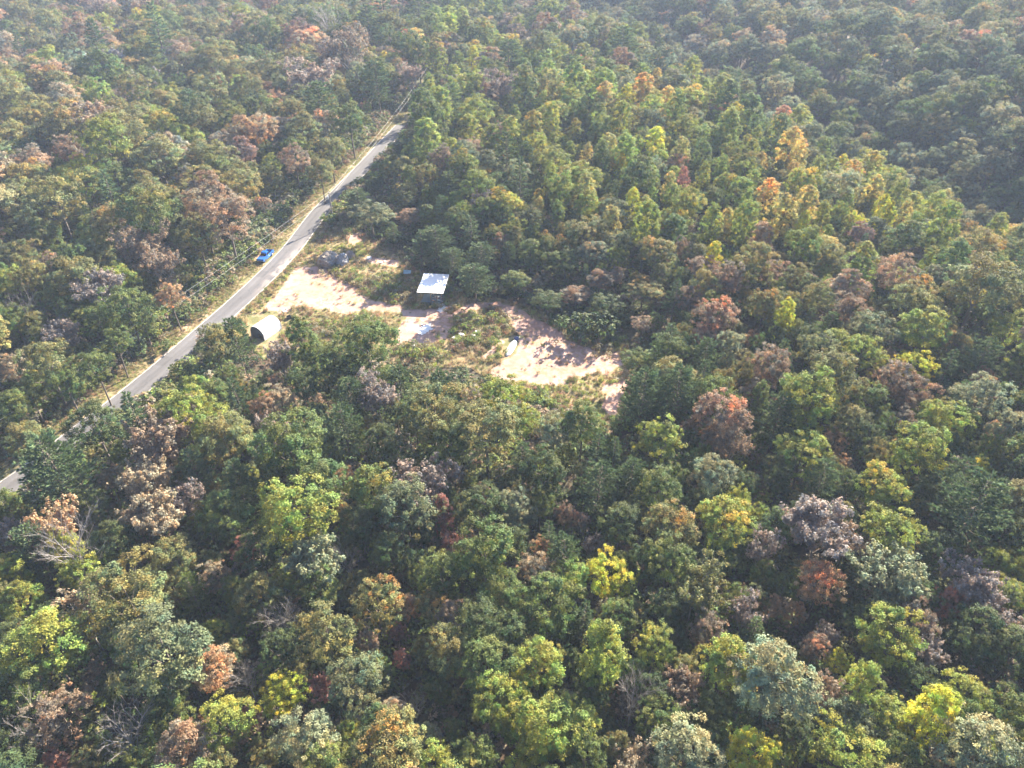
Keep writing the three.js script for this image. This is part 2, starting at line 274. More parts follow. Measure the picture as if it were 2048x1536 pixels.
function poplarForm(seed, opt = {}) {   // tall, pointed, narrower
  const R = rng(seed), m = new Mesher(), rad = 3.0, mid = 9.4, hh = opt.hh ?? 5.6, lobes = [];
  for (let k = 0; k < 34; k++) {
    const t = (k + 0.5) / 34, y = mid - hh * 0.9 + t * hh * 1.85, prof = rad * max(0.16, pow(max(0, 1 - pow(abs(t - 0.36) / (t > 0.36 ? 0.68 : 0.52), 2.1)), 0.62)) * (0.74 + 0.42 * R()), a = k * 2.4 + R() * 0.9, r = max(0.55, prof * (0.36 + 0.16 * R())), off = max(0, prof - r) * (0.75 + 0.35 * R());
    lobes.push({ c: V(cos(a) * off, y + (R() - 0.5) * 0.4, sin(a) * off), rx: r, ry: r * 1.2 });
  }
  for (const l of lobes) leafyBlob(m, R, l.c, l.rx, l.ry, { clumps: max(5, (opt.clumps ?? 13) * l.rx), others: lobes, clumpR: 0.42, leaves: opt.leaves ?? 46, size: opt.size ?? 0.225, hue: opt.hue ?? 0.3, accent: opt.accent && ((q) => opt.accent(q, mid, hh)), accentTint: opt.accentTint });
  return { crown: m.build(), trunk: limbs(R, mid + hh * 0.7, 0.17, lobes.filter((_, i) => i % 4 === 0).map((l) => l.c)), R: rad, mid, H: mid + hh };
}
function pineForm(seed, opt = {}) {   // whorls of feathery branches
  const R = rng(seed), m = new Mesher(), H = opt.H ?? 13, rad = opt.rad ?? 3.1, low = opt.low ?? 0.3, wood = [bar(V(0, -0.4, 0), V(0, H * 0.6, 0), 0.17, 0.1, 7), bar(V(0, H * 0.6, 0), V(0.1, H * 0.98, 0), 0.1, 0.02, 5)];
  const n = opt.n ?? 72;
  for (let k = 0; k < n; k++) {
    const t = pow((k + R() * 0.8) / n, 0.9), y = H * lerp(low, 0.99, t), L = rad * (opt.round ? sqrt(max(0.03, 1 - pow(t, 2.2))) * (0.7 + 0.3 * smooth(0, 0.3, t)) : lerp(1, 0.12, pow(t, 1.15))) * (0.6 + 0.5 * R()), a = k * 2.39996 + R() * 0.5, rise = lerp(-0.1, 0.55, t) + (R() - 0.5) * 0.2;
    const d = V(cos(a), rise, sin(a)).normalize(), base = V(0, y, 0), tip = base.clone().addScaledVector(d, L);
    wood.push(bar(base, tip, 0.04, 0.012, 3));
    const side = V(-sin(a), 0, cos(a)), tint = hue(R, 0.2), tufts = max(4, floor(L * 6.5));
    for (let j = 0; j < tufts; j++) {
      const s = lerp(0.22, 1, (j + R()) / tufts), w = (R() - 0.5) * 1.5 * (1 - s * 0.55) * min(1, L * 0.45), q = base.clone().addScaledVector(d, L * s).addScaledVector(side, w); q.y += (R() - 0.35) * 0.18;
      for (let z = 0; z < 8; z++) {
        const dir = V(d.x * 0.9 + side.x * w * 0.8 + (R() - 0.5) * 1.3, d.y * 0.6 + 0.35 + (R() - 0.5) * 0.9, d.z * 0.9 + side.z * w * 0.8 + (R() - 0.5) * 1.3).normalize(), nn = V(0, 0, 0).crossVectors(dir, onSphere(R)).normalize(), h = hue(R, 0.15);
        m.leaf(q.clone().addScaledVector(dir, 0.17), nn, dir, 0.4 + 0.2 * R(), 0.06, [h[0] * tint[0], h[1] * tint[1], h[2] * tint[2]]);
      }
    }
  }
  return { crown: m.build(), trunk: merge(wood), R: rad * 0.92, mid: H * 0.66, H };
}
function bareForm(seed, leaves, opt = {}) {   // forking grey limbs; with LEAVES over 0, a thin crown of what still hangs on
  const R = rng(seed), m = new Mesher(), wood = [], H = 11, ends = [];
  const grow = (a, d, L, r, depth) => {
    const b = a.clone().addScaledVector(d, L); wood.push(bar(a, b, r, r * 0.62, depth > 1 ? 3 : 5));
    if (depth >= 2) ends.push([b, d]);
    if (depth === 4) return;
    const n = depth === 0 ? 9 : depth === 1 ? 5 : 4;
    for (let k = 0; k < n; k++) {
      const s = depth === 0 ? 0.45 + 0.55 * (k + 0.5) / n : 0.35 + 0.65 * (k + 1) / n, spread = depth === 0 ? 0.75 : 0.7, az = k * 2.4 + R() * 1.2 + depth, e = V(cos(az), 0, sin(az));
      const dd = d.clone().multiplyScalar(1 - spread * 0.45).addScaledVector(e, spread * (0.6 + 0.5 * R())).add(V(0, 0.18, 0)).normalize();
      grow(a.clone().addScaledVector(d, L * s), dd, L * (depth === 0 ? 0.42 : 0.56) * (0.75 + 0.5 * R()), r * 0.52, depth + 1);
    }
  };
  grow(V(0, -0.3, 0), V((R() - 0.5) * 0.25, 1, (R() - 0.5) * 0.25).normalize(), H * 0.68, leaves ? 0.15 : 0.13, 0);
  if (leaves) for (const [p, d] of ends) {
    if (R() > leaves * 0.5) continue;
    const tint = hue(R, 0.3), n = opt.per ?? 16;
    for (let j = 0; j < n; j++) { const e = onSphere(R), q = p.clone().addScaledVector(e, 0.5 * R()), nn = V(e.x, 0.5 + e.y, e.z).normalize(), h = hue(R, 0.25), s = 0.26 + 0.16 * R(); m.leaf(q, nn, V(0, 0, 0).crossVectors(nn, onSphere(R)).normalize(), s, s * 0.36, [h[0] * tint[0], h[1] * tint[1], h[2] * tint[2]]); }
  }
  return { crown: leaves ? m.build() : null, trunk: merge(wood), R: 3.5, mid: 7.6, H };
}
function bushForm(seed, opt = {}) {
  const R = rng(seed), m = new Mesher(), lobes = [];
  for (let k = 0; k < 6; k++) { const a = k * 1.05 + R(), q = k ? 0.55 : 0; lobes.push({ c: V(cos(a) * q, 0.6 + R() * 0.35, sin(a) * q), rx: 0.5 + 0.2 * R(), ry: 0.5 + 0.15 * R() }); }
  for (const l of lobes) leafyBlob(m, R, l.c, l.rx, l.ry, { clumps: 9, others: lobes, clumpR: 0.24, leaves: 13, size: 0.22, hue: 0.25 });
  const wood = []; for (let k = 0; k < 5; k++) wood.push(bar(V(0, -0.1, 0), V(cos(k * 1.3) * 0.5, 0.9, sin(k * 1.3) * 0.5), 0.03, 0.012, 4));
  return { crown: m.build(), trunk: merge(wood), R: 1, mid: 0.75, H: 1.4 };
}
const topSpot = (q, mid, ry) => smooth(0.1, 0.7, (q.y - mid) / ry) * 0.7, sideSpot = (q) => (q.x > 1.2 ? 0.65 : 0.08);
const FORMS = {
  oak: [oakForm(11), oakForm(12, { lobes: 18, ragged: 0.45 }), oakForm(13, { lobes: 12, ragged: 0.2, mid: 9.5 }), oakForm(14, { ry: 4.6, lobes: 17, ragged: 0.5 }), oakForm(15, { ry: 3.6, clumps: 14, ragged: 0.55 }), oakForm(16, { ragged: 0.35, accent: topSpot, accentTint: [1.3, 0.97, 0.88] }), oakForm(17, { ragged: 0.5, accent: sideSpot, accentTint: [1.4, 0.92, 0.85], clumps: 15 })],
  poplar: [poplarForm(21), poplarForm(22, { hh: 5 }), poplarForm(23, { hh: 6.2, clumps: 11 }), poplarForm(25, { hh: 4.6 }), poplarForm(24, { accent: topSpot, accentTint: [1.3, 0.93, 0.85] })],
  pine: [pineForm(31), pineForm(32, { round: true, H: 12 }), pineForm(33, { round: true, rad: 3.5, n: 84, low: 0.35 }), pineForm(34, { H: 14, rad: 2.8, n: 64 })],
  half: [bareForm(41, 0.8, { per: 20 }), bareForm(42, 0.62), bareForm(43, 0.92, { per: 24 })],
  bare: [bareForm(51, 0), bareForm(52, 0), bareForm(53, 0)],
  bush: [bushForm(61), bushForm(62), bushForm(63)],
};
// leaf colours: what the leaf is, one per code letter
const LEAF = { g: [0.155, 0.205, 0.05], d: [0.1, 0.14, 0.042], k: [0.18, 0.21, 0.1], o: [0.235, 0.235, 0.08], y: [0.3, 0.345, 0.065], b: [0.52, 0.52, 0.06], r: [0.34, 0.25, 0.165], n: [0.48, 0.32, 0.175], a: [0.49, 0.42, 0.13], R: [0.46, 0.23, 0.175], t: [0.42, 0.34, 0.22], p: [0.35, 0.29, 0.25], e: [0.13, 0.185, 0.075], m: [0.29, 0.2, 0.16], w: [0.3, 0.325, 0.18] };
const leafMats = {};
const leafMat = (color, through) => new THREE.MeshPhysicalMaterial({ name: 'leaves', color, vertexColors: true, roughness: 0.85, transmission: through, thickness: 0, ior: 1.4, specularIntensity: 0.5, side: THREE.DoubleSide, flatShading: true });
for (const k in LEAF) leafMats[k] = leafMat(new THREE.Color().setRGB(...LEAF[k]), k === 'e' ? 0.3 : 0.45);
const forestLeaf = leafMat(0xffffff, 0.42);
const bark = new THREE.MeshStandardMaterial({ name: 'bark', color: new THREE.Color().setRGB(0.16, 0.13, 0.105), roughness: 0.95 }), deadBark = new THREE.MeshStandardMaterial({ name: 'dead_bark', color: new THREE.Color().setRGB(0.27, 0.245, 0.225), roughness: 0.9 });
// ---------- the trees one can tell apart in the photograph: where the crown shows, how wide it shows, form and leaf colour ----------
const SEEN = `
45 1205 80 Oy; 95 1295 150 Oy; 50 1370 120 Og; 255 1190 150 Oo; 170 1240 85 Ht; 222 1250 70 Oy; 325 1300 185 Ok2; 330 1380 100 Og; 195 1365 48 Hr; 425 1268 55 Oy; 430 1335 90 On0; 490 1345 62 D; 118 1425 110 Or4; 255 1465 105 D; 60 1478 95 D; 340 1440 90 Og; 455 1445 110 Oy; 378 1490 110 Or; 385 1185 55 Eg; 205 1495 60 Og; 110 1525 50 OR; 180 1522 65 Oo; 430 1528 80 Oo; 20 1500 90 Od; 500 1428 42 OR; 285 1530 80 Og
520 1190 90 Oo; 560 1178 60 Oy; 640 1120 92 Hw2; 640 1185 90 Og; 655 1262 122 Oo; 557 1235 75 D; 752 1210 105 Oo6; 815 1215 52 On; 795 1270 38 OR; 806 1316 38 OR; 755 1332 45 Oy; 715 1368 112 Ok; 655 1378 48 HR2; 562 1400 92 Ob; 610 1475 122 Ow2; 700 1482 62 Oy; 782 1492 142 Oo5; 846 1468 52 Ow; 828 1408 55 D; 786 1425 52 Ot; 905 1462 42 Og; 880 1382 48 Og; 995 1402 112 Oy1; 955 1250 110 Od; 900 1302 100 Oo; 1000 1190 90 Og; 1005 1270 100 Od; 870 1530 90 Oy; 950 1510 90 Og; 690 1300 60 Od; 560 1300 90 Od; 480 1240 50 Og
1095 1212 112 Og; 1080 1330 104 Oy0; 1205 1310 100 Py; 1310 1290 88 Oy2; 1230 1232 84 Og; 1392 1180 84 Ho; 1490 1232 55 Hp1; 1450 1330 112 Oy; 1372 1378 66 Hr2; 1265 1402 78 D; 1095 1455 140 Oy; 1030 1430 90 Oy3; 1152 1442 92 Oy2; 1235 1492 58 Oo; 1372 1500 135 Ow2; 1320 1438 90 Og; 1500 1505 105 Ob; 1262 1530 60 Ht; 1062 1530 90 Oy; 1170 1500 90 Og; 1415 1420 80 Od; 1340 1220 80 Od; 1180 1380 70 Od
1548 1355 160 Ow0; 1545 1216 48 On; 1592 1231 44 On; 1640 1172 92 On5; 1782 1175 112 Hw2; 1925 1178 88 Hp2; 1985 1232 72 Hp2; 1902 1215 74 OR; 1950 1268 104 Od; 1782 1275 116 Oy3; 1645 1275 38 Hp; 1672 1325 52 Ob; 1832 1305 62 Hp; 1645 1397 58 Hr1; 1715 1382 74 Py; 1775 1432 95 Oy; 1858 1432 92 Pb; 1925 1390 92 Oy; 1918 1440 56 Pg; 2015 1420 92 Og; 1955 1500 150 Ow; 2040 1475 90 Oy; 1690 1512 130 Oy; 1600 1480 80 Od; 2015 1190 64 Oy; 1830 1362 84 Od; 2030 1300 104 Od; 1560 1510 60 Oy; 1800 1520 100 Og; 1480 1410 70 Od; 1720 1250 60 Od
30 815 74 Og; 130 795 44 Sr; 60 852 52 Sr; 190 850 98 Od; 115 942 135 Ee2; 48 885 72 Oo; 305 890 104 Hr2; 282 852 92 Ee; 365 822 112 Oy; 418 862 104 Oy; 452 885 112 Oo; 218 958 54 Ot4; 288 972 84 Ht2; 322 1032 90 Ht2; 382 1010 54 Hp1; 455 1032 98 Og; 397 945 74 Ee; 478 970 74 Ee; 102 1060 84 Hn2; 155 1110 120 D; 15 1008 62 Og; 68 1098 86 Ee1; 18 1080 54 Hp; 340 1122 92 Oo; 490 1105 60 OR; 22 1150 80 Oy; 388 1132 34 Oy; 230 1090 90 Od; 160 1150 90 Oy; 430 1150 60 Ot4; 180 1010 70 Od; 250 905 60 Og
578 888 142 Og; 533 925 54 Ow3; 590 1022 158 Oy1; 692 860 88 Ee; 560 800 66 Ot4; 702 798 72 Ee1; 762 800 66 Hp; 812 1012 128 Ok; 692 950 44 On; 876 950 60 Ok3; 887 1030 38 PR; 902 1085 44 OR; 937 1092 44 On; 865 830 124 Oo; 972 862 132 Oo; 1002 800 104 Oy; 900 885 90 Og; 945 800 50 Ot4; 970 1105 132 Og; 885 1145 92 Og; 960 1012 90 Od; 1025 1020 72 Ow; 700 1132 54 D; 790 915 72 Od; 640 960 50 Oy; 520 1100 90 Od; 720 1050 80 Od; 780 1110 90 Od; 840 1060 60 Od; 760 880 70 Od; 480 800 80 Ee; 430 790 60 Og
1045 850 64 Oy; 1165 850 90 Og; 1108 862 74 Ow; 1192 905 64 Ee; 1226 912 56 Ee; 1195 972 86 Ee1; 1286 792 94 Ee2; 1356 790 94 Ee2; 1322 888 96 Oy4; 1442 830 106 Or5; 1432 875 60 Or; 1425 950 84 Ow; 1465 895 54 Hr1; 1322 980 96 Og; 1348 1055 106 Oo5; 1338 1125 110 Og; 1452 1050 110 Oy5; 1492 972 54 Od; 1516 1032 46 Oy; 1262 962 74 Ee; 1036 1022 64 Ow; 1215 1150 88 Ob; 1132 1112 76 Ee1; 1096 1076 56 Ee; 1082 1092 44 On; 1068 1142 74 Ot4; 1195 1096 40 Hp; 1522 1102 56 Hp1; 1130 1028 46 Or; 1240 1050 90 Od; 1090 940 90 Od; 1395 1120 60 Od; 1285 1120 80 Od; 1390 1010 60 Od
1625 802 120 Oy; 1556 832 74 Ee1; 1606 912 94 Oy3; 1667 890 54 On; 1672 925 44 On; 1828 792 76 Or; 1852 832 64 Oy; 1892 842 94 Oy; 1962 802 104 Ow; 1836 902 112 Oy; 1762 972 98 Oy5; 1950 1022 136 Ee2; 1912 962 84 Ee; 1956 940 46 Ob; 1776 1062 112 Oy; 1652 1062 114 Hp2; 1697 1082 62 Hr2; 2002 1002 36 Ot; 1782 1132 60 Ow; 2022 862 84 Ow; 1986 862 36 On; 2032 1130 64 Oy; 1700 850 80 Oo; 1740 880 70 Od; 1880 1100 90 Od; 1560 960 60 Od; 2010 1060 80 Od; 1700 980 70 Od; 1590 1030 60 Od; 1850 980 60 Od; 1730 800 80 Og
240 405 44 Oy; 185 395 38 Oy; 452 438 104 Or; 395 470 82 Oo; 292 500 74 Hr0; 225 448 92 Oo5; 315 452 54 Oo; 342 597 58 On4; 362 627 36 Sg; 425 555 34 Sn; 250 612 92 Og; 60 452 62 Ok; 92 472 62 Og; 150 560 92 Oo; 170 502 64 Og; 50 512 64 Oo; 100 537 64 Or; 50 625 64 D; 128 640 34 D; 110 602 62 Og; 155 622 64 Og; 90 722 102 Oo; 30 642 72 Og; 20 742 64 Ot; 190 735 74 Og; 250 712 32 Sr; 30 567 62 Oy; 285 645 52 Og; 428 690 88 Oo; 472 682 68 Ee; 130 765 80 Og; 510 470 38 Sw; 200 640 70 Og; 230 560 70 Oy; 330 540 60 Hr; 370 420 60 Ok; 60 790 60 Og; 230 690 60 Og; 330 690 30 Sg; 400 625 24 Sg; 420 600 18 Sy
742 428 88 Ok; 820 435 54 Or; 716 400 58 Ee; 788 462 36 Ee; 872 482 78 Ee2; 942 462 64 Ee; 962 512 68 Ee1; 950 557 78 Ee2; 972 422 54 Og; 912 442 54 Og; 733 684 112 Og3; 604 688 66 Pg; 642 722 74 Og; 560 722 50 Hp2; 882 782 74 Ee; 800 772 64 Ee1; 662 752 42 Oy; 895 578 24 Sw; 990 578 22 Sw; 840 490 60 Ee; 905 520 60 Ee; 855 430 40 Pg; 700 740 60 Od; 610 770 70 Od
1174 468 82 Oo; 1062 505 58 Pg; 1130 522 78 Og; 1232 425 64 Ok; 1292 450 54 Py; 1265 418 38 Pb; 1076 430 28 Pa; 1232 490 54 Ok; 1312 502 74 Oo5; 1200 560 54 Or; 1288 578 80 Oo5; 1350 592 54 Ee; 1402 540 64 Or; 1452 560 74 Or; 1420 460 48 Py; 1450 450 32 Pa; 1492 450 54 Py; 1382 602 54 Or; 1422 612 54 Og; 1286 648 54 Or4; 1338 675 68 Ee3; 1282 720 78 Og; 1410 722 64 Ee1; 1462 690 64 Ow; 1502 682 34 On; 1402 762 62 Ee; 1150 650 62 Sd; 1200 655 62 Sd; 1095 600 60 Od; 1210 610 70 Od; 1030 560 60 Og; 1150 590 60 Or
1566 440 58 Pa; 1612 420 54 Pa; 1645 432 40 Oy; 1600 462 34 Pb; 1711 447 42 Ob; 1762 422 34 Pb; 1802 440 34 Pa; 1886 452 62 Py; 1566 640 42 Pb; 1722 472 48 Om; 1550 552 58 Or; 1702 620 68 Or; 1756 625 54 Oo; 1750 540 48 Or; 1802 560 54 Oy; 1852 540 34 Py; 1958 572 134 Oo; 1846 660 98 Oy; 1906 690 64 Oo5; 1722 702 88 Oy; 1762 722 54 Or; 1827 738 78 Ob4; 1787 762 84 Or; 2022 662 84 Oy; 1562 722 64 Ee; 1962 722 74 Ee1; 1640 600 70 Oo; 1620 680 60 Od; 1890 740 60 Ee; 1590 560 60 Oo; 1660 520 60 Oo
160 340 66 Ob4; 26 168 56 Oy; 1300 145 32 Ob; 1366 368 28 PR; 1336 374 32 Pa; 1282 352 74 Og; 1202 322 40 Pg; 1192 275 32 Pg; 842 226 60 Pg; 870 250 56 Pg; 905 195 40 Py; 660 300 60 Oo; 700 240 70 Og; 590 320 64 Or; 640 345 54 Oo; 545 330 44 Oy; 755 165 64 Ee2; 858 186 36 Py; 885 215 50 Py; 875 165 40 Og; 920 150 46 Og
790 592 18 Sy; 787 661 14 Sy; 697 464 18 Sg; 702 442 20 Sr; 688 432 20 Sr; 925 655 20 Sy; 955 640 20 Sy; 985 632 20 Sy; 1002 642 16 Sy; 940 682 18 Sy; 1085 803 24 Sy; 1064 796 20 Sy; 1106 808 20 Sy; 832 706 28 Sy; 862 702 22 Sy; 1011 702 12 Sy`;
const RNG = rng(7), KINDS = {
  O: ['oak', 'oak_tree', 'round-crowned tree'], P: ['poplar', 'poplar_tree', 'tall narrow tree'], E: ['pine', 'pine_tree', 'pine tree'],
  H: ['half', 'half_bare_tree', 'thinly leaved tree'], D: ['bare', 'bare_tree', 'leafless grey tree'], S: ['bush', 'bush', 'low bush'],
};
const TONE = { g: 'mid-green', d: 'dark green', k: 'grey-green', o: 'olive', y: 'yellow-green', b: 'bright yellow', r: 'rust-brown', n: 'orange', a: 'golden', R: 'red', t: 'tan', p: 'faded pinkish', e: 'feathery', m: 'maroon', w: 'pale silvery green' };
const GROUPS = { O: 'round-crowned trees of the wood', P: 'narrow trees of the wood', E: 'pines of the wood', H: 'thinly leaved trees', D: 'leafless trees', S: 'bushes' };
// what a label may point from: [px, py, words]
const MARKS = [[866, 566, 'the white-roofed shed'], [532, 512, 'the blue pickup'], [526, 660, 'the white tarp shelter'], [664, 415, 'the roadside utility pole'], [1022, 694, 'the long white hull']];
const NAMED = {   // trees that stand out, with the words for others to point from
  '325 1300': ['huge glossy grey-green oak filling the lower left of the wood', 'the huge grey-green oak'], '255 1465': ['leafless grey tree with fanned limbs at the bottom left edge', 'the fan-limbed bare tree'],
  '1858 1432': ['golden-topped narrow tree glowing at the bottom right corner', 'the golden-topped tree'], '1215 1150': ['bright yellow maple alone in dark shade, right of the lower middle', 'the lone yellow maple'],
  '902 1085': ['scarlet small tree, lower of two red ones left of the lower middle', 'the scarlet small tree'], '1950 1022': ['tallest feathery pine, broad and dark, close to the right edge', 'the big feathery pine'],
  '1205 1310': ['tall lime-green pointed tree standing clear below the lone yellow maple', 'the lime pointed tree'], '1566 640': ['slim bright yellow cone-shaped tree in shade right of the lot', 'the slim yellow tree'],
  '342 597': ['bright orange small tree at the wood edge beside the road', 'the orange roadside tree'], '452 438': ['big russet oak at the wood edge above the blue pickup', 'the big russet oak'],
  '1902 1215': ['coral red round tree low in the right part of the wood', 'the coral red tree'], '733 684': ['dark green oak standing alone in front of the cleared lot', 'the dark lot oak'],
  '322 1032': ['large pale tan tree with half its leaves gone, left of middle', 'the pale tan tree'], '160 340': ['lime yellow round tree shining in the wood left of the road', 'the lime round tree'],
  '590 1022': ['big yellow-green fan-shaped tree in the lower left middle', 'the big fan-shaped tree'], '1366 368': ['pinkish red narrow tree among the gold ones in the upper right', 'the pinkish red tree'],
  '562 1400': ['bright yellow-topped tree near the bottom, left of middle', 'the yellow-topped tree'], '1548 1355': ['broad pale silvery oak low in the right half', 'the broad silvery oak'],
  '1827 738': ['vivid lime-yellow oak at the right side beside rust-brown ones', 'the vivid lime oak'], '1652 1062': ['wide pinkish grey tree losing its leaves, right of the lower middle', 'the wide pinkish tree'],
  '1958 572': ['widest olive-brown oak high at the right edge', 'the widest olive oak'], '1711 447': ['small glowing lime-yellow round tree among gold ones at upper right', 'the glowing lime tree'],
};
const ORDER = ['nearest', 'second', 'third', 'fourth', 'fifth', 'sixth', 'seventh', 'eighth', 'ninth', 'tenth', 'eleventh', 'twelfth', 'thirteenth', 'fourteenth'];
const cache = new Map(), usedForm = new Map();
function prototype(kind, form, tone) {   // one of each, cloned for every tree like it
  const key = kind + form + tone;
  if (!cache.has(key)) {
    const f = FORMS[KINDS[kind][0]][form], g = new THREE.Group();
    part('trunk', f.trunk, kind === 'D' || kind === 'H' ? deadBark : bark, g);
    if (f.crown) part('crown', f.crown, leafMats[tone], g);
    cache.set(key, [g, f]);
  }
  return cache.get(key);
}
// trees on the sunny side of the lot are young: none may throw its shadow far over it
function sunLimit(x, z, r = 3) {
  const sx = -sin(SUN_AZ), sz = cos(SUN_AZ);
  for (let q = 0.5; q < 34; q += 0.75) if (hypot(x + sx * q + 18.5, z + sz * q + 147.8) < 4.6 + r * 0.8) return 3.4 + q * Math.tan(SUN_EL);
  for (let q = 0.5; q < 34; q += 0.75) if (inside(LOT, x + sx * q, z + sz * q)) return (q + 5.5) * Math.tan(SUN_EL);
  return 99;
}
const trees = [], taken = [];
for (const entry of SEEN.split(/[;\n]/)) {
  const [x, y, w, code] = entry.trim().split(' '); if (!code) continue;
  const kind = code[0], tone = code[1] ?? '', list = FORMS[KINDS[kind][0]];
  const plain = kind === 'O' ? 5 : kind === 'P' ? 4 : list.length, form = code[2] !== undefined ? +code[2] : floor(RNG() * plain);
  const [proto, f] = prototype(kind, form, tone);
  let up = 8, s = 1, sy = 1, p, base;
  for (let i = 0; i < 8; i++) {
    p = at(+x, +y, up); const d = project(p)[2], r = +w * d / F / 2 * 1.06;
    s = r / f.R; const want = kind === 'S' ? f.H * s : kind === 'E' ? 5.5 + 2.3 * r : kind === 'P' ? 7 + 3 * r : kind === 'D' || kind === 'H' ? 5 + 2.2 * r : 3.2 + 2.55 * r;
    sy = kind === 'S' ? s : clamp(want / f.H, s * 0.85, s * 1.5);
    if (kind !== 'S' && +y < 740 && (+y < 640 || +x > 1150)) sy = max(0.5 * s, min(sy, max(3.8, sunLimit(p.x, p.z, r)) / f.H)); up = f.mid * sy;
  }
  trees.push({ x: +x, y: +y, w: +w, kind, tone, proto, s, sy, R: f.R * s, at: V(p.x, height(p.x, p.z), p.z), H: f.H * sy, key: x + ' ' + y });
}
for (const t of trees) if (NAMED[t.key]) MARKS.push([t.x, t.y, NAMED[t.key][1], t]);
const dirOf = (t, m) => { const dx = t.x - m[0], dy = t.y - m[1]; return abs(dx) > abs(dy) ? (dx > 0 ? 'right of' : 'left of') : dy > 0 ? 'below' : 'above'; };
const dist = (t, m) => hypot(t.x - m[0], t.y - m[1]);
const likeness = (t) => t.kind + t.tone;
for (const t of trees) {
  if (NAMED[t.key]) { t.label = NAMED[t.key][0]; continue; }
  let best = null;
  for (const m of MARKS) {
    const dir = dirOf(t, m), rank = trees.filter((q) => q !== m[3] && likeness(q) === likeness(t) && dirOf(q, m) === dir && dist(q, m) < dist(t, m)).length, cost = rank * 90 + dist(t, m);
    if (rank < ORDER.length && (!best || cost < best.cost)) best = { cost, dir, rank, m };
  }
  const size = t.w > 105 ? 'big ' : t.w < 48 ? 'small ' : '';
  t.label = `${size}${t.kind === 'D' ? '' : TONE[t.tone] + ' '}${KINDS[t.kind][2]}, ${ORDER[best.rank]} such one ${best.dir} ${best.m[2]}`;
}
for (const t of trees) {
  const o = t.proto.clone(); o.name = numbered(KINDS[t.kind][1]);
  o.position.copy(t.at); o.rotation.set((RNG() - 0.5) * 0.08, RNG() * 2 * PI, (RNG() - 0.5) * 0.08); o.scale.set(t.s, t.sy, t.s);
  tag(o, t.label, t.kind === 'S' ? 'bush' : 'tree', GROUPS[t.kind]);
  scene.add(o); taken.push([t.at.x, t.at.z, t.R]);
}
// ---------- the rest of the wood ----------
const pick = (w, r) => { let sum = 0; for (const k in w) sum += w[k]; r *= sum; for (const k in w) { r -= w[k]; if (r <= 0) return k; } return Object.keys(w)[0]; };
function toneMix(px, py, x, z) {
  const far = valleyAt(x, z), patch = fbm(x * 0.02 + 9, z * 0.02, 2);
  if (far > 4 || (far > -14 && x > 60)) return py < 130 ? { Ok: 3, Ow: 2, Og: 4, Oo: 3.4, Or: 0.7, Ot: 0.5 } : { Ok: 5, Ow: 3, Og: 5, Oo: 1, Oy: 0.8 };
  if (px > 1080 && py > 170 && py < 560 && px - 1100 > (py - 460) * 1.2) return { Py: 6, Pa: 2.6, Pb: 1.3, Pg: 1.6, Pn: 0.5, Oo: 1.2, Ok: 0.7, Ow: 1, Og: 0.8, Oy: 5, Or: 0.4, Oa: 1.6 };
  if (px > 820 && py < 520) return { Pg: 1.6, Py: 3.4, Oy: 4.2, Og: 2, Oo: 2.4, Or: 0.9 + patch, Ok: 1.2, Ow: 0.8, Ee: 1.2, Hp: 0.3, Pb: 0.5, Pa: 0.4 };
  if (px < 900 && py < 520) return { Oo: 6, Og: 2.6, Or: 0.5 + 2.4 * patch, Ok: 1.6, Ow: 1, Ot: 1.1, Oy: 1.2, Ee: 0.5, Hp: 0.25, Hr: 0.3, D: 0.12, On: 0.1, Om: 0.2 };
  if (px > 1380 && py < 800) return { Oo: 4, Og: 2.5, Or: 2.2, Oy: 1.2, Ok: 1, Pg: 1, Ee: 0.7 };
  return { Od: 2, Og: 3, Oo: 2.4, Oy: 1.6, Ee: 1, Or: 0.8, Hp: 0.4, Ok: 0.6 };
}
const buckets = new Map(), grid = new Map(), cellOf = (x, z) => floor(x / 12) + ',' + floor(z / 12);
const claim = (x, z, r) => { const k = cellOf(x, z); (grid.get(k) ?? grid.set(k, []).get(k)).push([x, z, r]); };
for (const [x, z, r] of taken) claim(x, z, r);
const free = (x, z, r, share) => { const ci = floor(x / 12), cj = floor(z / 12); for (let a = -1; a <= 1; a++) for (let b = -1; b <= 1; b++) for (const [X, Z, q] of grid.get((ci + a) + ',' + (cj + b)) ?? []) if (hypot(x - X, z - Z) < share * (r + q)) return false; return true; };
function hides(x, y, z, r, px, py, d) { const q = r * F / d * 0.95; for (const P of KEEP) { if (inside(P, px, py)) return true; for (let k = 0; k < 8; k++) if (inside(P, px + cos(k * PI / 4) * q, py + sin(k * PI / 4) * q)) return true; } return false; }
const COLOR = new THREE.Color(), M4 = new THREE.Matrix4(), Q = new THREE.Quaternion(), E = new THREE.Euler();
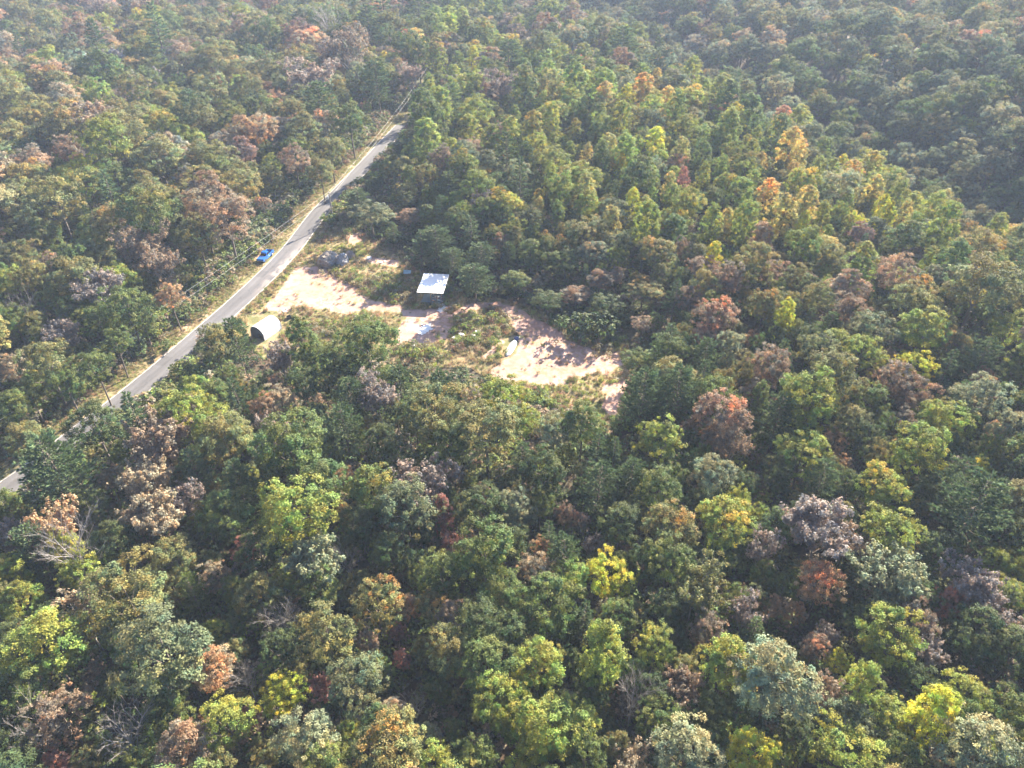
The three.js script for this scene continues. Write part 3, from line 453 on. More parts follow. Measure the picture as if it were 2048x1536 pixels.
function scatter(seed, cell, rMin, rMax, share, zFar, low) {
  const R = rng(seed);
  for (let z = 0; z > -zFar; z -= cell * 0.87) for (let x = -(60 + 1.05 * -z); x < 60 + 1.05 * -z; x += cell) {
    const X = x + (R() - 0.5) * cell * 0.9, Z = z + (R() - 0.5) * cell * 0.9, r0 = lerp(rMin, rMax, R()), form = R(), tone = R(), turn = R(), up = R(), tint = R();
    const y = height(X, Z), [px, py, d] = project(V(X, y + 9, Z));
    if (d < 15 || px < -420 || px > 2470 || py > 1950) continue;
    const old = low ? 1 : 1 + 0.6 * max(smooth(-4, 12, valleyAt(X, Z)) * smooth(20, 60, X), smooth(150, 330, -Z) * 0.9, (smooth(2, 14, -roadAt(X, Z)[0]) || 0) * smooth(90, 170, -Z)), r = r0 * old;
    if (!free(X, Z, r, share)) continue;
    const [ra, rs] = roadAt(X, Z); if (rs < ROAD_END && ra > -9.3 - r * 0.75 && ra < 5.4 + r * 0.3 || abs(ra) < 3.6) continue;
    const g0 = project(V(X, y, Z)); if (KEEP.some((P) => inside(P, g0[0], g0[1]))) continue;
    let code = low ? pick({ Od: 3, Og: 3, Oo: 2.4, Ee: 1.3, Or: 0.8, Oy: 0.8 }, tone) : pick(toneMix(px, py, X, Z), tone);
    const list = FORMS[KINDS[code[0]][0]], n = floor(form * (code[0] === 'O' ? list.length - 1 : list.length)), f = list[n];
    const s = code[0] === 'P' ? r * 0.8 / f.R : r / f.R, H = code[0] === 'P' ? 5.5 + 2.3 * r : 4.2 + 2.3 * r, sy = clamp(H / f.H * (0.85 + 0.3 * up), s * 0.8, s * 1.6), mid = f.mid * sy;
    const lim = sunLimit(X, Z, r); if (lim < f.H * sy) continue;
    const [cx, cy, cd] = project(V(X, y + mid, Z)), [tx, ty, td] = project(V(X, y + f.H * sy * 0.86, Z)); if (py > 90 && (hides(X, y, Z, r, cx, cy, cd) || hides(X, y, Z, r * 0.6, tx, ty, td))) continue;
    claim(X, Z, r);
    const key = code[0] + n; if (!buckets.has(key)) buckets.set(key, { f, kind: code[0], m: [], c: [] });
    const b = buckets.get(key); E.set(0, turn * 2 * PI, 0); Q.setFromEuler(E);
    b.m.push(M4.compose(V(X, y, Z), Q, V(s, sy, s)).clone());
    const base = LEAF[code[1]] ?? [1, 1, 1], k = 0.8 + 0.4 * tint, w = (turn - 0.5) * 0.25; b.c.push([base[0] * k * (1 + w), base[1] * k, base[2] * k * (1 - w)]);
  }
}
scatter(101, 6.2, 2.3, 5.2, 0.64, 800, false);
scatter(102, 4.2, 1.6, 2.6, 0.6, 330, true);
const forest = new THREE.Group(); forest.name = 'distant_forest'; forest.userData = { kind: 'stuff', label: 'dense mixed autumn wood that covers the slopes around the road and the lot', category: 'forest' }; scene.add(forest);
let nForest = 0;
for (const b of buckets.values()) {
  nForest += b.m.length;
  const put = (name, g, mat, colored) => {
    const i = new THREE.InstancedMesh(g, mat, b.m.length); i.name = name; i.castShadow = i.receiveShadow = true; i.userData.kind = 'stuff';
    b.m.forEach((m, k) => { i.setMatrixAt(k, m); if (colored) i.setColorAt(k, COLOR.setRGB(...b.c[k])); }); forest.add(i);
  };
  if (b.f.crown) put('crown', b.f.crown, forestLeaf, true);
  put('trunk', b.f.trunk, b.kind === 'D' || b.kind === 'H' ? deadBark : bark, false);
}
console.log('trees', trees.length, 'forest', nForest, 'prototypes', cache.size);
// ---------- undergrowth under the trees, weeds on the lot, grass on the verges ----------
{
  const R = rng(909), sets = FORMS.bush.map((f) => ({ f, m: [], c: [] }));
  for (let k = 0; k < 34000; k++) {
    const z = -20 - 300 * pow(R(), 0.8), x = (R() * 2 - 1) * (40 - z * 0.95), a = R(), b = R(), c = R(), e = R();
    const y = height(x, z), [px, py] = project(V(x, y, z)); if (px < -300 || px > 2350 || KEEP.some((P) => inside(P, px, py))) continue;
    const [ra, rs] = roadAt(x, z); if (ra > -8 && ra < 4.8 && rs < ROAD_END) continue;
    const q = sets[floor(a * 3)], edge = ra > -15 && ra < 9 && rs < ROAD_END, s = edge ? 0.9 + 1.3 * b : 0.6 + 1.1 * b * b; E.set(0, c * 6.28, 0); Q.setFromEuler(E); q.m.push(M4.compose(V(x, y, z), Q, V(s * 1.2, s, s * 1.2)).clone());
    const t = LEAF[pick({ d: 3, g: 3, o: 2, r: 1.2, y: 0.8, t: 0.8 }, e)]; q.c.push(mul(t, 0.7 + 0.5 * c));
  }
  for (let k = 0; k < 900; k++) {   // the thick leafy edge of the wood along the road
    const r = road[floor(R() * 225)], p = r.c.clone().addScaledVector(r.n, R() < 0.75 ? -lerp(9, 14, R()) : lerp(5.8, 9, R())), a = R(), s = 0.8 + 1.3 * R(), e = R(); if (r.s > ROAD_END) continue;
    const [px, py] = project(V(p.x, 0, p.z)); if (inside(LOT_PX, px, py) || inside(ROAD_PX, px, py) || hypot(p.x + 63.95, p.z + 167.1) < 4.5) continue;
    const q = sets[floor(a * 3)]; E.set(0, a * 40, 0); Q.setFromEuler(E); q.m.push(M4.compose(V(p.x, height(p.x, p.z), p.z), Q, V(s * 1.15, s * 1.25, s * 1.15)).clone()); q.c.push(mul(LEAF[pick({ g: 3, o: 3, y: 2, t: 0.8, r: 1, w: 1 }, e)], 0.75 + 0.4 * R()));
  }
  const u = new THREE.Group(); u.name = 'undergrowth'; u.userData = { kind: 'stuff', label: 'tangled undergrowth on the shaded floor of the wood', category: 'undergrowth' }; scene.add(u);
  for (const s of sets) { const i = new THREE.InstancedMesh(s.f.crown, forestLeaf, s.m.length); i.name = 'foliage'; i.userData.kind = 'stuff'; i.castShadow = i.receiveShadow = true; s.m.forEach((m, k) => { i.setMatrixAt(k, m); i.setColorAt(k, COLOR.setRGB(...s.c[k])); }); u.add(i); }
}
// ---------- things on the lot and along the road ----------
const paint = (r, g, b, o = {}) => new THREE.MeshPhysicalMaterial({ color: new THREE.Color().setRGB(r, g, b), roughness: 0.5, ...o });
const tubeAlong = (pts, r, seg = 60) => new THREE.TubeGeometry(new THREE.CatmullRomCurve3(pts), seg, r, 5);
const extrude = (pts, depth, bevel = 0.03) => { const g = new THREE.ExtrudeGeometry(new THREE.Shape(pts.map(([x, y]) => new THREE.Vector2(x, y))), { depth: depth - 2 * bevel, bevelEnabled: bevel > 0, bevelSize: bevel, bevelThickness: bevel, bevelSegments: 2 }); g.translate(0, 0, -depth / 2 + bevel); g.rotateY(-PI / 2); return g; };   // profile in (forward, up), widened across x
{ // the pickup
  const t = thing('pickup_truck', 'bright blue pickup truck with an empty dark bed parked on the road verge', 'pickup truck', [-63.95, 0.02, -167.1], -0.2);
  const blue = paint(0.006, 0.16, 0.64, { roughness: 0.3, clearcoat: 1, clearcoatRoughness: 0.08, metalness: 0.2 }), black = paint(0.015, 0.015, 0.017, { roughness: 0.7 }), glass = paint(0.01, 0.012, 0.016, { roughness: 0.06, clearcoat: 1 }), chrome = paint(0.6, 0.6, 0.62, { metalness: 1, roughness: 0.25 }), lampM = paint(0.75, 0.75, 0.72, { roughness: 0.15, clearcoat: 1 }), red = paint(0.4, 0.01, 0.01, { roughness: 0.25 });
  part('body', extrude([[-0.62, 0.42], [1.28, 0.42], [1.4, 0.78], [1.8, 0.86], [2.2, 0.78], [2.32, 0.42], [2.78, 0.46], [2.82, 0.8], [2.72, 1.06], [1.1, 1.2], [-0.62, 1.2]], 1.92, 0.06), blue, t);
  const cab = extrude([[-0.6, 1.17], [1.2, 1.17], [0.42, 1.84], [-0.44, 1.86]], 1.66, 0.07), cp = cab.attributes.position;
  for (let i = 0; i < cp.count; i++) if (cp.getY(i) > 1.5) cp.setX(i, cp.getX(i) * 0.88); else cp.setX(i, cp.getX(i) * 1.07);
  cab.computeVertexNormals(); part('cab', cab, blue, t);
  const pane = (q) => { const g = new THREE.BufferGeometry(); const c = V(0, 1.4, 0.2), o = q.map((v) => v.clone()), inn = q.map((v) => v.clone().lerp(c, 0.05)); g.setAttribute('position', new THREE.Float32BufferAttribute([...o, ...inn].flatMap((v) => v.toArray()), 3)); g.setIndex([0, 1, 2, 0, 2, 3, 4, 6, 5, 4, 7, 6, 0, 4, 5, 0, 5, 1, 1, 5, 6, 1, 6, 2, 2, 6, 7, 2, 7, 3, 3, 7, 4, 3, 4, 0]); const n = g.toNonIndexed(); n.computeVertexNormals(); return n; };
  part('windshield', pane([V(-0.86, 1.225, 1.24), V(0.86, 1.225, 1.24), V(0.7, 1.83, 0.52), V(-0.7, 1.83, 0.52)]), glass, t);
  part('rear_window', pane([V(0.72, 1.3, -0.625), V(-0.72, 1.3, -0.625), V(-0.62, 1.76, -0.53), V(0.62, 1.76, -0.53)]), glass, t);
  for (const s of [-1, 1]) part('side_window', pane([V(s * 0.91, 1.25, -0.5), V(s * 0.91, 1.25, 0.92), V(s * 0.765, 1.76, 0.4), V(s * 0.765, 1.76, -0.42)]), glass, t);
  for (const s of [-1, 1]) { part('bed_side', merge([extrude([[-2.85, 0.46], [-2.3, 0.46], [-2.2, 0.8], [-1.8, 0.88], [-1.4, 0.8], [-1.28, 0.46], [-0.64, 0.46], [-0.64, 1.2], [-2.85, 1.2]], 0.12, 0.03).translate(s * 0.9, 0, 0)]), blue, t); part('mirror', box(0.2, 0.16, 0.1, s * 1.08, 1.28, 0.85, 0.03), blue, t); const d = part('door', box(0.03, 0.66, 1.3, s * 0.965, 0.84, 0.35, 0.012), blue, t); part('handle', box(0.03, 0.04, 0.16, s * 0.985, 0.98, -0.12, 0.01), chrome, d); }
  part('tailgate', box(1.7, 0.66, 0.08, 0, 0.86, -2.8, 0.03), blue, t);
  part('bed_floor', merge([box(1.68, 0.06, 2.1, 0, 0.62, -1.72), box(1.68, 0.56, 0.06, 0, 0.9, -0.68), ...[-1, 1].map((s) => box(0.24, 0.3, 0.9, s * 0.72, 0.78, -1.8, 0.04))]), black, t);
  part('front_bumper', box(1.9, 0.22, 0.16, 0, 0.5, 2.84, 0.06), chrome, t); part('rear_bumper', box(1.86, 0.18, 0.14, 0, 0.5, -2.92, 0.05), chrome, t); part('grille', box(1.1, 0.26, 0.06, 0, 0.8, 2.815, 0.02), black, t);
  for (const s of [-1, 1]) { part('headlight', box(0.34, 0.2, 0.08, s * 0.74, 0.84, 2.8, 0.03), lampM, t); part('tail_light', box(0.1, 0.3, 0.05, s * 0.9, 0.95, -2.855, 0.015), red, t); }
  for (const s of [-1, 1]) for (const z of [1.8, -1.8]) {
    const w = part('wheel', new THREE.CylinderGeometry(0.2, 0.2, 0.27, 12).rotateZ(PI / 2).translate(s * 0.84, 0.39, z), black, t);
    const tyre = []; for (const [r, x] of [[0.23, -0.13], [0.36, -0.13], [0.39, -0.09], [0.39, 0.09], [0.36, 0.13], [0.23, 0.13]]) tyre.push(new THREE.Vector2(r, x));
    part('tyre', new THREE.LatheGeometry(tyre, 24).rotateZ(PI / 2).translate(s * 0.84, 0.39, z), black, w); part('rim', merge([new THREE.TorusGeometry(0.215, 0.03, 8, 24).rotateY(PI / 2).translate(s * 0.96, 0.39, z), ...[0, 1, 2, 3, 4].map((k) => box(0.04, 0.2, 0.06, 0, 0.11, 0).rotateX(k * 1.2566).translate(s * 0.965, 0.39, z))]), chrome, w);
  }
}
{ // the shed: a plain sheet-metal roof on posts, nothing but a deck below it
  const fl = at(830, 583.5, 3.25), fr = at(883, 586, 3.25), bl = at(851, 548, 3.25), c = fl.clone().add(fr).add(bl).add(at(902, 550, 3.25)).multiplyScalar(0.25), turn = -atan2(fr.z - fl.z, fr.x - fl.x), W = fl.distanceTo(fr), D = bl.distanceTo(fl);
  const t = thing('open_shed', 'open-sided shed with a flat white metal roof on wooden posts', 'shed', [c.x, 0, c.z], turn);
  const metal = paint(0.86, 0.87, 0.88, { roughness: 0.42, metalness: 0.1 }), wood = paint(0.33, 0.22, 0.12, { roughness: 0.9 }), deckM = paint(0.22, 0.27, 0.27, { roughness: 0.85 });
  const n = 7, slope = 0.03;
  for (let k = 0; k < n; k++) {   // roofing sheets, each with its ribs
    const w = W / n, list = [box(w - 0.012, 0.025, D, 0, 0, 0)];
    for (let r = 0; r < 3; r++) list.push(box(0.05, 0.03, D, -w / 2 + (r + 0.5) * w / 3, 0.026, 0));
    part('roof_sheet', merge(list).rotateX(slope).translate(-W / 2 + (k + 0.5) * w, 3.27 + (k % 2) * 0.004, 0), metal, t);
  }
  const skew = (bl.x - fl.x) * 0;
  for (const z of [-D / 2 + 0.5, 0, D / 2 - 0.45]) part('beam', box(W - 0.1, 0.2, 0.07, skew, 3.1 - z * slope, z), wood, t);
  for (let k = 0; k < 5; k++) part('rafter', box(0.05, 0.1, D - 0.2, -W / 2 + 0.2 + k * (W - 0.4) / 4, 3.235 - 0, 0).rotateX(0).applyMatrix4(new THREE.Matrix4().makeTranslation(0, -3.22, 0)).rotateX(slope).translate(0, 3.2, 0), wood, t);
  for (const z of [-D / 2 + 0.5, 0, D / 2 - 0.45]) for (const x of [-W / 2 + 0.75, 0, W / 2 - 0.55]) part('post', box(0.15, 3.1 - z * slope - 0.1 + 0.3, 0.15, x, (3.1 - z * slope - 0.1 - 0.3) / 2, z, 0.015), wood, t);
  const nb = 12, dw = W - 1.1;
  for (let k = 0; k < nb; k++) part('deck_board', box(dw / nb - 0.012, 0.05, 3.9, -dw / 2 + 0.15 + (k + 0.5) * dw / nb, 0.3 + (k % 3) * 0.003, D / 2 - 2.4), deckM, t);
  for (const z of [D / 2 - 4.1, D / 2 - 2.4, D / 2 - 0.7]) part('joist', box(dw, 0.22, 0.1, 0.15, 0.16, z), wood, t);
  const scrap = [['white', 0.9], ['brown', 0.2], ['grey', 0.4]].map(([n, k]) => paint(...(n === 'brown' ? [0.24, 0.13, 0.08] : [k * 0.9, k * 0.9, k * 0.88]), { roughness: 0.8 })), R = rng(5), P = V(0, 0, 0);
  const what = [['white foam offcut lying on the shed deck among boards', 'offcut'], ['brown scrap board lying across the shed deck', 'scrap board'], ['grey scrap board lying on the shed deck', 'scrap board']];
  const heapAt = ['beside the first post', 'beside the middle post', 'at the deck edge', 'under the back of the roof', 'close to the last post'];
  for (let k = 0; k < 15; k++) {
    const q = k % 3, w = 0.3 + R() * 0.5, l = q ? 0.9 + R() * 0.9 : 0.3 + R() * 0.6, a = R() * 3, g = box(w * (q ? 0.4 : 1), 0.06 + 0.1 * R(), l, 0, 0.06, 0, 0.02).rotateY(a);
    P.set(0.2 + R() * (dw / 2 - 0.3), 0.335, D / 2 - 0.9 - R() * 2.7).applyAxisAngle(V(0, 1, 0), turn);
    const m = part(q ? 'scrap_board' : 'foam_offcut', g, scrap[q], scene); m.position.set(c.x + P.x, P.y + 0.004 * k, c.z + P.z); tag(m, what[q][0], what[q][1], ['white offcuts on the shed deck', 'brown boards on the shed deck', 'grey boards on the shed deck'][q]);
  }
}
const SHELTER = at(516, 677);
{ // the shelter by the road: white tarp over hoops
  const t = thing('tarp_shelter', 'rounded white tarp shelter with a dark end panel beside the road', 'shelter', [SHELTER.x + sin(0.5) * 2.65, 0, SHELTER.z - cos(0.5) * 2.65], -0.5);
  const W = 2.0, Hh = 3.0, L = 5.3, prof = [], N = 12;
  for (let k = 0; k <= N; k++) { const a = PI * k / N; prof.push([cos(a) * W * (1 + 0.04 * sin(a * 4)), 0.75 * min(1, sin(a) * 9) + (Hh - 0.75) * pow(max(0, sin(a)), 0.8)]); }
  const pos = [], idx = [], rows = 13;
  for (let j = 0; j < rows; j++) for (let s = 0; s < 2; s++) for (const [x, y] of prof) { const sag = 1 - 0.018 * abs(sin(j / (rows - 1) * PI * 4)), k = s ? 0.985 : 1; pos.push(x * sag * k, y * sag * k, L / 2 - L * j / (rows - 1)); }
  const M = N + 1, vid = (j, s, k) => (j * 2 + s) * M + k;
  for (let j = 0; j + 1 < rows; j++) for (let k = 0; k < N; k++) { idx.push(vid(j, 0, k), vid(j, 0, k + 1), vid(j + 1, 0, k), vid(j + 1, 0, k), vid(j, 0, k + 1), vid(j + 1, 0, k + 1)); idx.push(vid(j, 1, k), vid(j + 1, 1, k), vid(j, 1, k + 1), vid(j + 1, 1, k), vid(j + 1, 1, k + 1), vid(j, 1, k + 1)); }
  for (const j of [0, rows - 1]) for (let k = 0; k < N; k++) idx.push(vid(j, 0, k), vid(j, 1, k), vid(j, 0, k + 1), vid(j, 1, k), vid(j, 1, k + 1), vid(j, 0, k + 1));
  const g = new THREE.BufferGeometry(); g.setAttribute('position', new THREE.Float32BufferAttribute(pos, 3)); g.setIndex(idx); g.computeVertexNormals();
  part('cover', g, paint(0.88, 0.88, 0.88, { roughness: 0.55, side: THREE.DoubleSide }), t);
  const outline = (k) => prof.map(([x, y]) => new THREE.Vector2(x * k, y * k));
  const front = new THREE.Shape(outline(0.97)), hole = new THREE.Path([[0.25, 0.02], [1.55, 0.02], [1.5, 1.0], [0.3, 1.15]].map(([x, y]) => new THREE.Vector2(x, y))); front.holes.push(hole);
  const dark = paint(0.1, 0.105, 0.13, { roughness: 0.7, side: THREE.DoubleSide });
  part('end_panel', new THREE.ExtrudeGeometry(front, { depth: 0.03, bevelEnabled: false }).translate(0, 0, L / 2 - 0.12), dark, t);
  part('end_panel', new THREE.ExtrudeGeometry(new THREE.Shape(outline(0.97)), { depth: 0.03, bevelEnabled: false }).translate(0, 0, -L / 2 + 0.1), dark, t);
  const steel = paint(0.4, 0.4, 0.42, { metalness: 0.8, roughness: 0.5 });
  for (let j = 0; j < 4; j++) part('hoop', tubeAlong(prof.map(([x, y]) => V(x * 0.95, y * 0.95, L / 2 - 0.3 - j * (L - 0.6) / 3)), 0.025, 24), steel, t);
}
{ // boulders
  const rock = (px, py, rx, ry, rz, seed, tone, label) => {
    const g0 = new THREE.IcosahedronGeometry(1, 20), p = g0.attributes.position;
    for (let i = 0; i < p.count; i++) { const v = V(p.getX(i), p.getY(i), p.getZ(i)).normalize(), a = fbm(v.x * 1.3 + seed, v.y * 1.3 + v.z * 0.9, 4), b = fbm(v.x * 6 + seed, v.z * 6 + v.y * 4, 3), k = 0.72 + 0.5 * a + 0.12 * (b - 0.5) - 0.07 * smooth(0.6, 0.3, abs(fbm(v.x * 2 + seed * 2, v.z * 2 - v.y, 3) - 0.5) * 8); p.setXYZ(i, v.x * rx * k, v.y * ry * k, v.z * rz * k); }
    g0.computeVertexNormals();
    const w = at(px, py), m = part('boulder', g0, new THREE.MeshStandardMaterial({ map: texture(256, 256, (u, v) => { const n = fbm(u * 40 + seed, v * 40, 4), q = fbm(u * 9 + 5, v * 9 + seed, 4); return mul(mixc(tone, [0.3, 0.22, 0.14], smooth(0.48, 0.66, q) * 0.6), 0.6 + 0.8 * n); }, 3, 3), roughness: 0.95 }), scene);
    m.position.set(w.x, ry * 0.1, w.z); m.rotation.y = seed; tag(m, label, 'boulder');
  };
  rock(657, 526, 3.3, 2.5, 2.6, 1.3, [0.34, 0.28, 0.23], 'long brown weed-streaked boulder, largest of the three behind the sandy lot');
  rock(685, 526, 1.9, 2.4, 1.7, 4.1, [0.42, 0.42, 0.43], 'smooth pale grey domed boulder beside the long brown one');
  rock(700, 514, 1.5, 1.6, 1.3, 7.7, [0.36, 0.3, 0.25], 'small tan boulder tucked behind the pale grey domed one');
}
{ // broken concrete and litter among the weeds
  const conc = paint(0.7, 0.68, 0.64, { roughness: 0.9 }), chunk = (px, py, w, h, seed, name, label, mat = conc) => {
    const g = new THREE.IcosahedronGeometry(1, 3), p = g.attributes.position;
    for (let i = 0; i < p.count; i++) { const v = V(p.getX(i), p.getY(i), p.getZ(i)), q = max(abs(v.x), abs(v.y), abs(v.z)), k = lerp(1, 0.75 / q, 0.55) * (0.85 + 0.35 * vnoise(v.x * 2 + seed * 9, v.y * 2 + v.z * 3)); p.setXYZ(i, v.x * w * k, v.y * h * k, v.z * w * 0.75 * k); }
    g.computeVertexNormals(); const a = at(px, py), m = part(name, g, mat, scene); m.position.set(a.x, h * 0.55, a.z); m.rotation.y = seed * 2; tag(m, label, name === 'concrete_chunk' ? 'concrete chunk' : 'stone slab');
  };
  chunk(923, 673, 0.85, 0.55, 1, 'concrete_chunk', 'largest white concrete chunk on the weedy island in the lot');
  chunk(909, 677, 0.7, 0.3, 2, 'concrete_chunk', 'flat pale concrete chunk left of the largest white one');
  chunk(946.5, 673.5, 0.65, 0.42, 3, 'concrete_chunk', 'white concrete chunk with a smaller one just behind it in the weeds');
  chunk(952, 667, 0.55, 0.45, 4, 'concrete_chunk', 'grey-topped concrete chunk farthest back on the weedy island');
  chunk(922, 687, 0.6, 0.35, 5, 'concrete_chunk', 'white concrete chunk among green weeds below the largest one');
  chunk(914.5, 691.5, 0.5, 0.4, 6, 'concrete_chunk', 'small white concrete chunk lowest of those on the weedy island');
  chunk(738, 517, 1.0, 0.18, 7, 'stone_slab', 'flat white slab on the ground right of the boulders');
  chunk(762, 526, 0.4, 0.16, 8, 'stone_slab', 'small white slab farther right of the boulders');
  chunk(769, 523, 0.35, 0.14, 9, 'stone_slab', 'smallest white slab on the pink soil right of the boulders');
}
{ // long white hull-shaped panel, with a dark bundle and a pole at its upper end
  const a = at(1031, 681), b = at(1013.5, 713), c = a.clone().lerp(b, 0.5), L = a.distanceTo(b), turn = atan2(b.x - a.x, b.z - a.z), pos = [], idx = [], n = 24, mm = 10;
  for (let s = 0; s < 2; s++) for (let j = 0; j <= n; j++) for (let k = 0; k <= mm; k++) { const z = (j / n - 0.5) * L, w = 0.78 * pow(max(0.02, 1 - pow(abs(z / L * 2), 3.2)), 0.6), q = (k / mm - 0.5) * 2, lift = 0.5 * (1 - q * q * 0.85) * pow(max(0.05, 1 - pow(abs(z / L * 2), 4)), 0.5); pos.push(q * w, lift + 0.06 - s * 0.03, z); }
  const id = (s, j, k) => (s * (n + 1) + j) * (mm + 1) + k; for (let s = 0; s < 2; s++) for (let j = 0; j < n; j++) for (let k = 0; k < mm; k++) idx.push(id(s, j, k), id(s, j + 1, k), id(s, j, k + 1), id(s, j, k + 1), id(s, j + 1, k), id(s, j + 1, k + 1));
  const g = new THREE.BufferGeometry(); g.setAttribute('position', new THREE.Float32BufferAttribute(pos, 3)); g.setIndex(idx); g.computeVertexNormals();
  const hull = thing('upturned_boat', 'long white hull-shaped shell lying upside down on the sandy ground', 'boat', [c.x, 0, c.z], turn);
  part('hull', g, paint(0.88, 0.88, 0.87, { roughness: 0.35, side: THREE.DoubleSide }), hull); part('keel', box(0.05, 0.05, L * 0.8, 0, 0.555, 0, 0.015), paint(0.8, 0.8, 0.8), hull);
  const bundle = at(1033, 679.5), bm = part('tarp_bundle', (() => { const q = new THREE.IcosahedronGeometry(0.62, 8), p = q.attributes.position; for (let i = 0; i < p.count; i++) { const k = 0.75 + 0.5 * fbm(p.getX(i) * 3, p.getZ(i) * 3 + p.getY(i) * 2, 3); p.setXYZ(i, p.getX(i) * k, p.getY(i) * k * 0.6, p.getZ(i) * k); } q.computeVertexNormals(); return q; })(), paint(0.03, 0.05, 0.16, { roughness: 0.6 }), scene);
  bm.position.set(bundle.x, 0.3, bundle.z); tag(bm, 'crumpled dark blue tarp at the upper end of the white hull', 'tarp');
  const p1 = at(1033, 679), p2 = at(1040, 676), pm = part('white_pole', bar(V(p1.x, 0.35, p1.z), V(p2.x, 0.3, p2.z), 0.05), paint(0.85, 0.85, 0.85), scene); tag(pm, 'thin white pole lying beside the dark blue tarp', 'pole');
  const q1 = at(1229, 756), q2 = at(1237, 758), stick = part('white_stick', bar(V(q1.x, 0.1, q1.z), V(q2.x, 0.14, q2.z), 0.06), paint(0.85, 0.85, 0.85), scene); tag(stick, 'short white pipe lying on the shaded path beside the right-hand oak', 'pipe');
}
{ // drum, tub, cart frame, blue sheet
  const d = at(829, 697), t = thing('drum', 'black drum with a white lid at the edge of the sand', 'drum', [d.x, 0, d.z]);
  part('barrel', new THREE.LatheGeometry([[0.001, 0], [0.27, 0], [0.29, 0.05], [0.29, 0.28], [0.305, 0.3], [0.29, 0.32], [0.29, 0.58], [0.305, 0.6], [0.29, 0.62], [0.29, 0.86], [0.001, 0.86]].map(([x, y]) => new THREE.Vector2(x, y)), 20), paint(0.02, 0.02, 0.024), t);
  part('lid', new THREE.CylinderGeometry(0.31, 0.31, 0.08, 20).translate(0, 0.9, 0), paint(0.88, 0.88, 0.88), t);
  const e = at(578.5, 637), tub = thing('plastic_tub', 'square black open tub in dry grass near the tarp shelter', 'tub', [e.x, 0, e.z], 0.6), tb = paint(0.02, 0.022, 0.025, { roughness: 0.6 });
  for (const [x, z, w, l] of [[0.43, 0, 0.05, 0.9], [-0.43, 0, 0.05, 0.9], [0, 0.43, 0.81, 0.05], [0, -0.43, 0.81, 0.05]]) part('side', box(w, 0.6, l, x, 0.3, z, 0.012), tb, tub);
  part('floor', box(0.82, 0.04, 0.82, 0, 0.05, 0), tb, tub); part('rim', merge([box(0.96, 0.04, 0.08, 0, 0.61, 0.45), box(0.96, 0.04, 0.08, 0, 0.61, -0.45), box(0.08, 0.04, 0.82, 0.45, 0.612, 0), box(0.08, 0.04, 0.82, -0.45, 0.612, 0)]), tb, tub);
  const f = at(571.5, 626), cart = thing('cart', 'small pale two-wheeled cart frame tipped on the sand near the black tub', 'cart', [f.x, 0, f.z], 0.9), st = paint(0.75, 0.72, 0.7, { roughness: 0.5 }), bk = paint(0.02, 0.02, 0.02);
  for (const s of [-1, 1]) { part('rail', merge([bar(V(s * 0.4, 0.35, -0.7), V(s * 0.34, 1.1, 0.75), 0.035), bar(V(s * 0.4, 0.35, -0.7), V(s * 0.4, 0.32, 0.3), 0.035)]), st, cart); const w = part('wheel', new THREE.TorusGeometry(0.27, 0.06, 8, 20).rotateY(PI / 2).translate(s * 0.5, 0.33, -0.5), bk, cart); part('rim', new THREE.CylinderGeometry(0.18, 0.18, 0.05, 16).rotateZ(PI / 2).translate(s * 0.5, 0.33, -0.5), st, w); }
  part('tray', box(0.8, 0.04, 0.9, 0, 0.38, -0.3), st, cart); for (let k = 0; k < 3; k++) part('crossbar', bar(V(-0.38, 0.5 + k * 0.27, -0.4 + k * 0.5), V(0.38, 0.5 + k * 0.27, -0.4 + k * 0.5), 0.03), st, cart);
  const b = at(815, 550), sheetG = new THREE.PlaneGeometry(1.9, 1.3, 18, 12), sp = sheetG.attributes.position; for (let i = 0; i < sp.count; i++) sp.setZ(i, 0.35 * fbm(sp.getX(i) * 2 + 4, sp.getY(i) * 2, 3)); sheetG.rotateX(-PI / 2 + 0.25); sheetG.computeVertexNormals();
  const sh = part('tarp_sheet', sheetG, paint(0.25, 0.4, 0.45, { roughness: 0.5, side: THREE.DoubleSide }), scene); sh.position.set(b.x, 0.75, b.z); tag(sh, 'pale blue tarp thrown over weeds behind the shed', 'tarp');
}
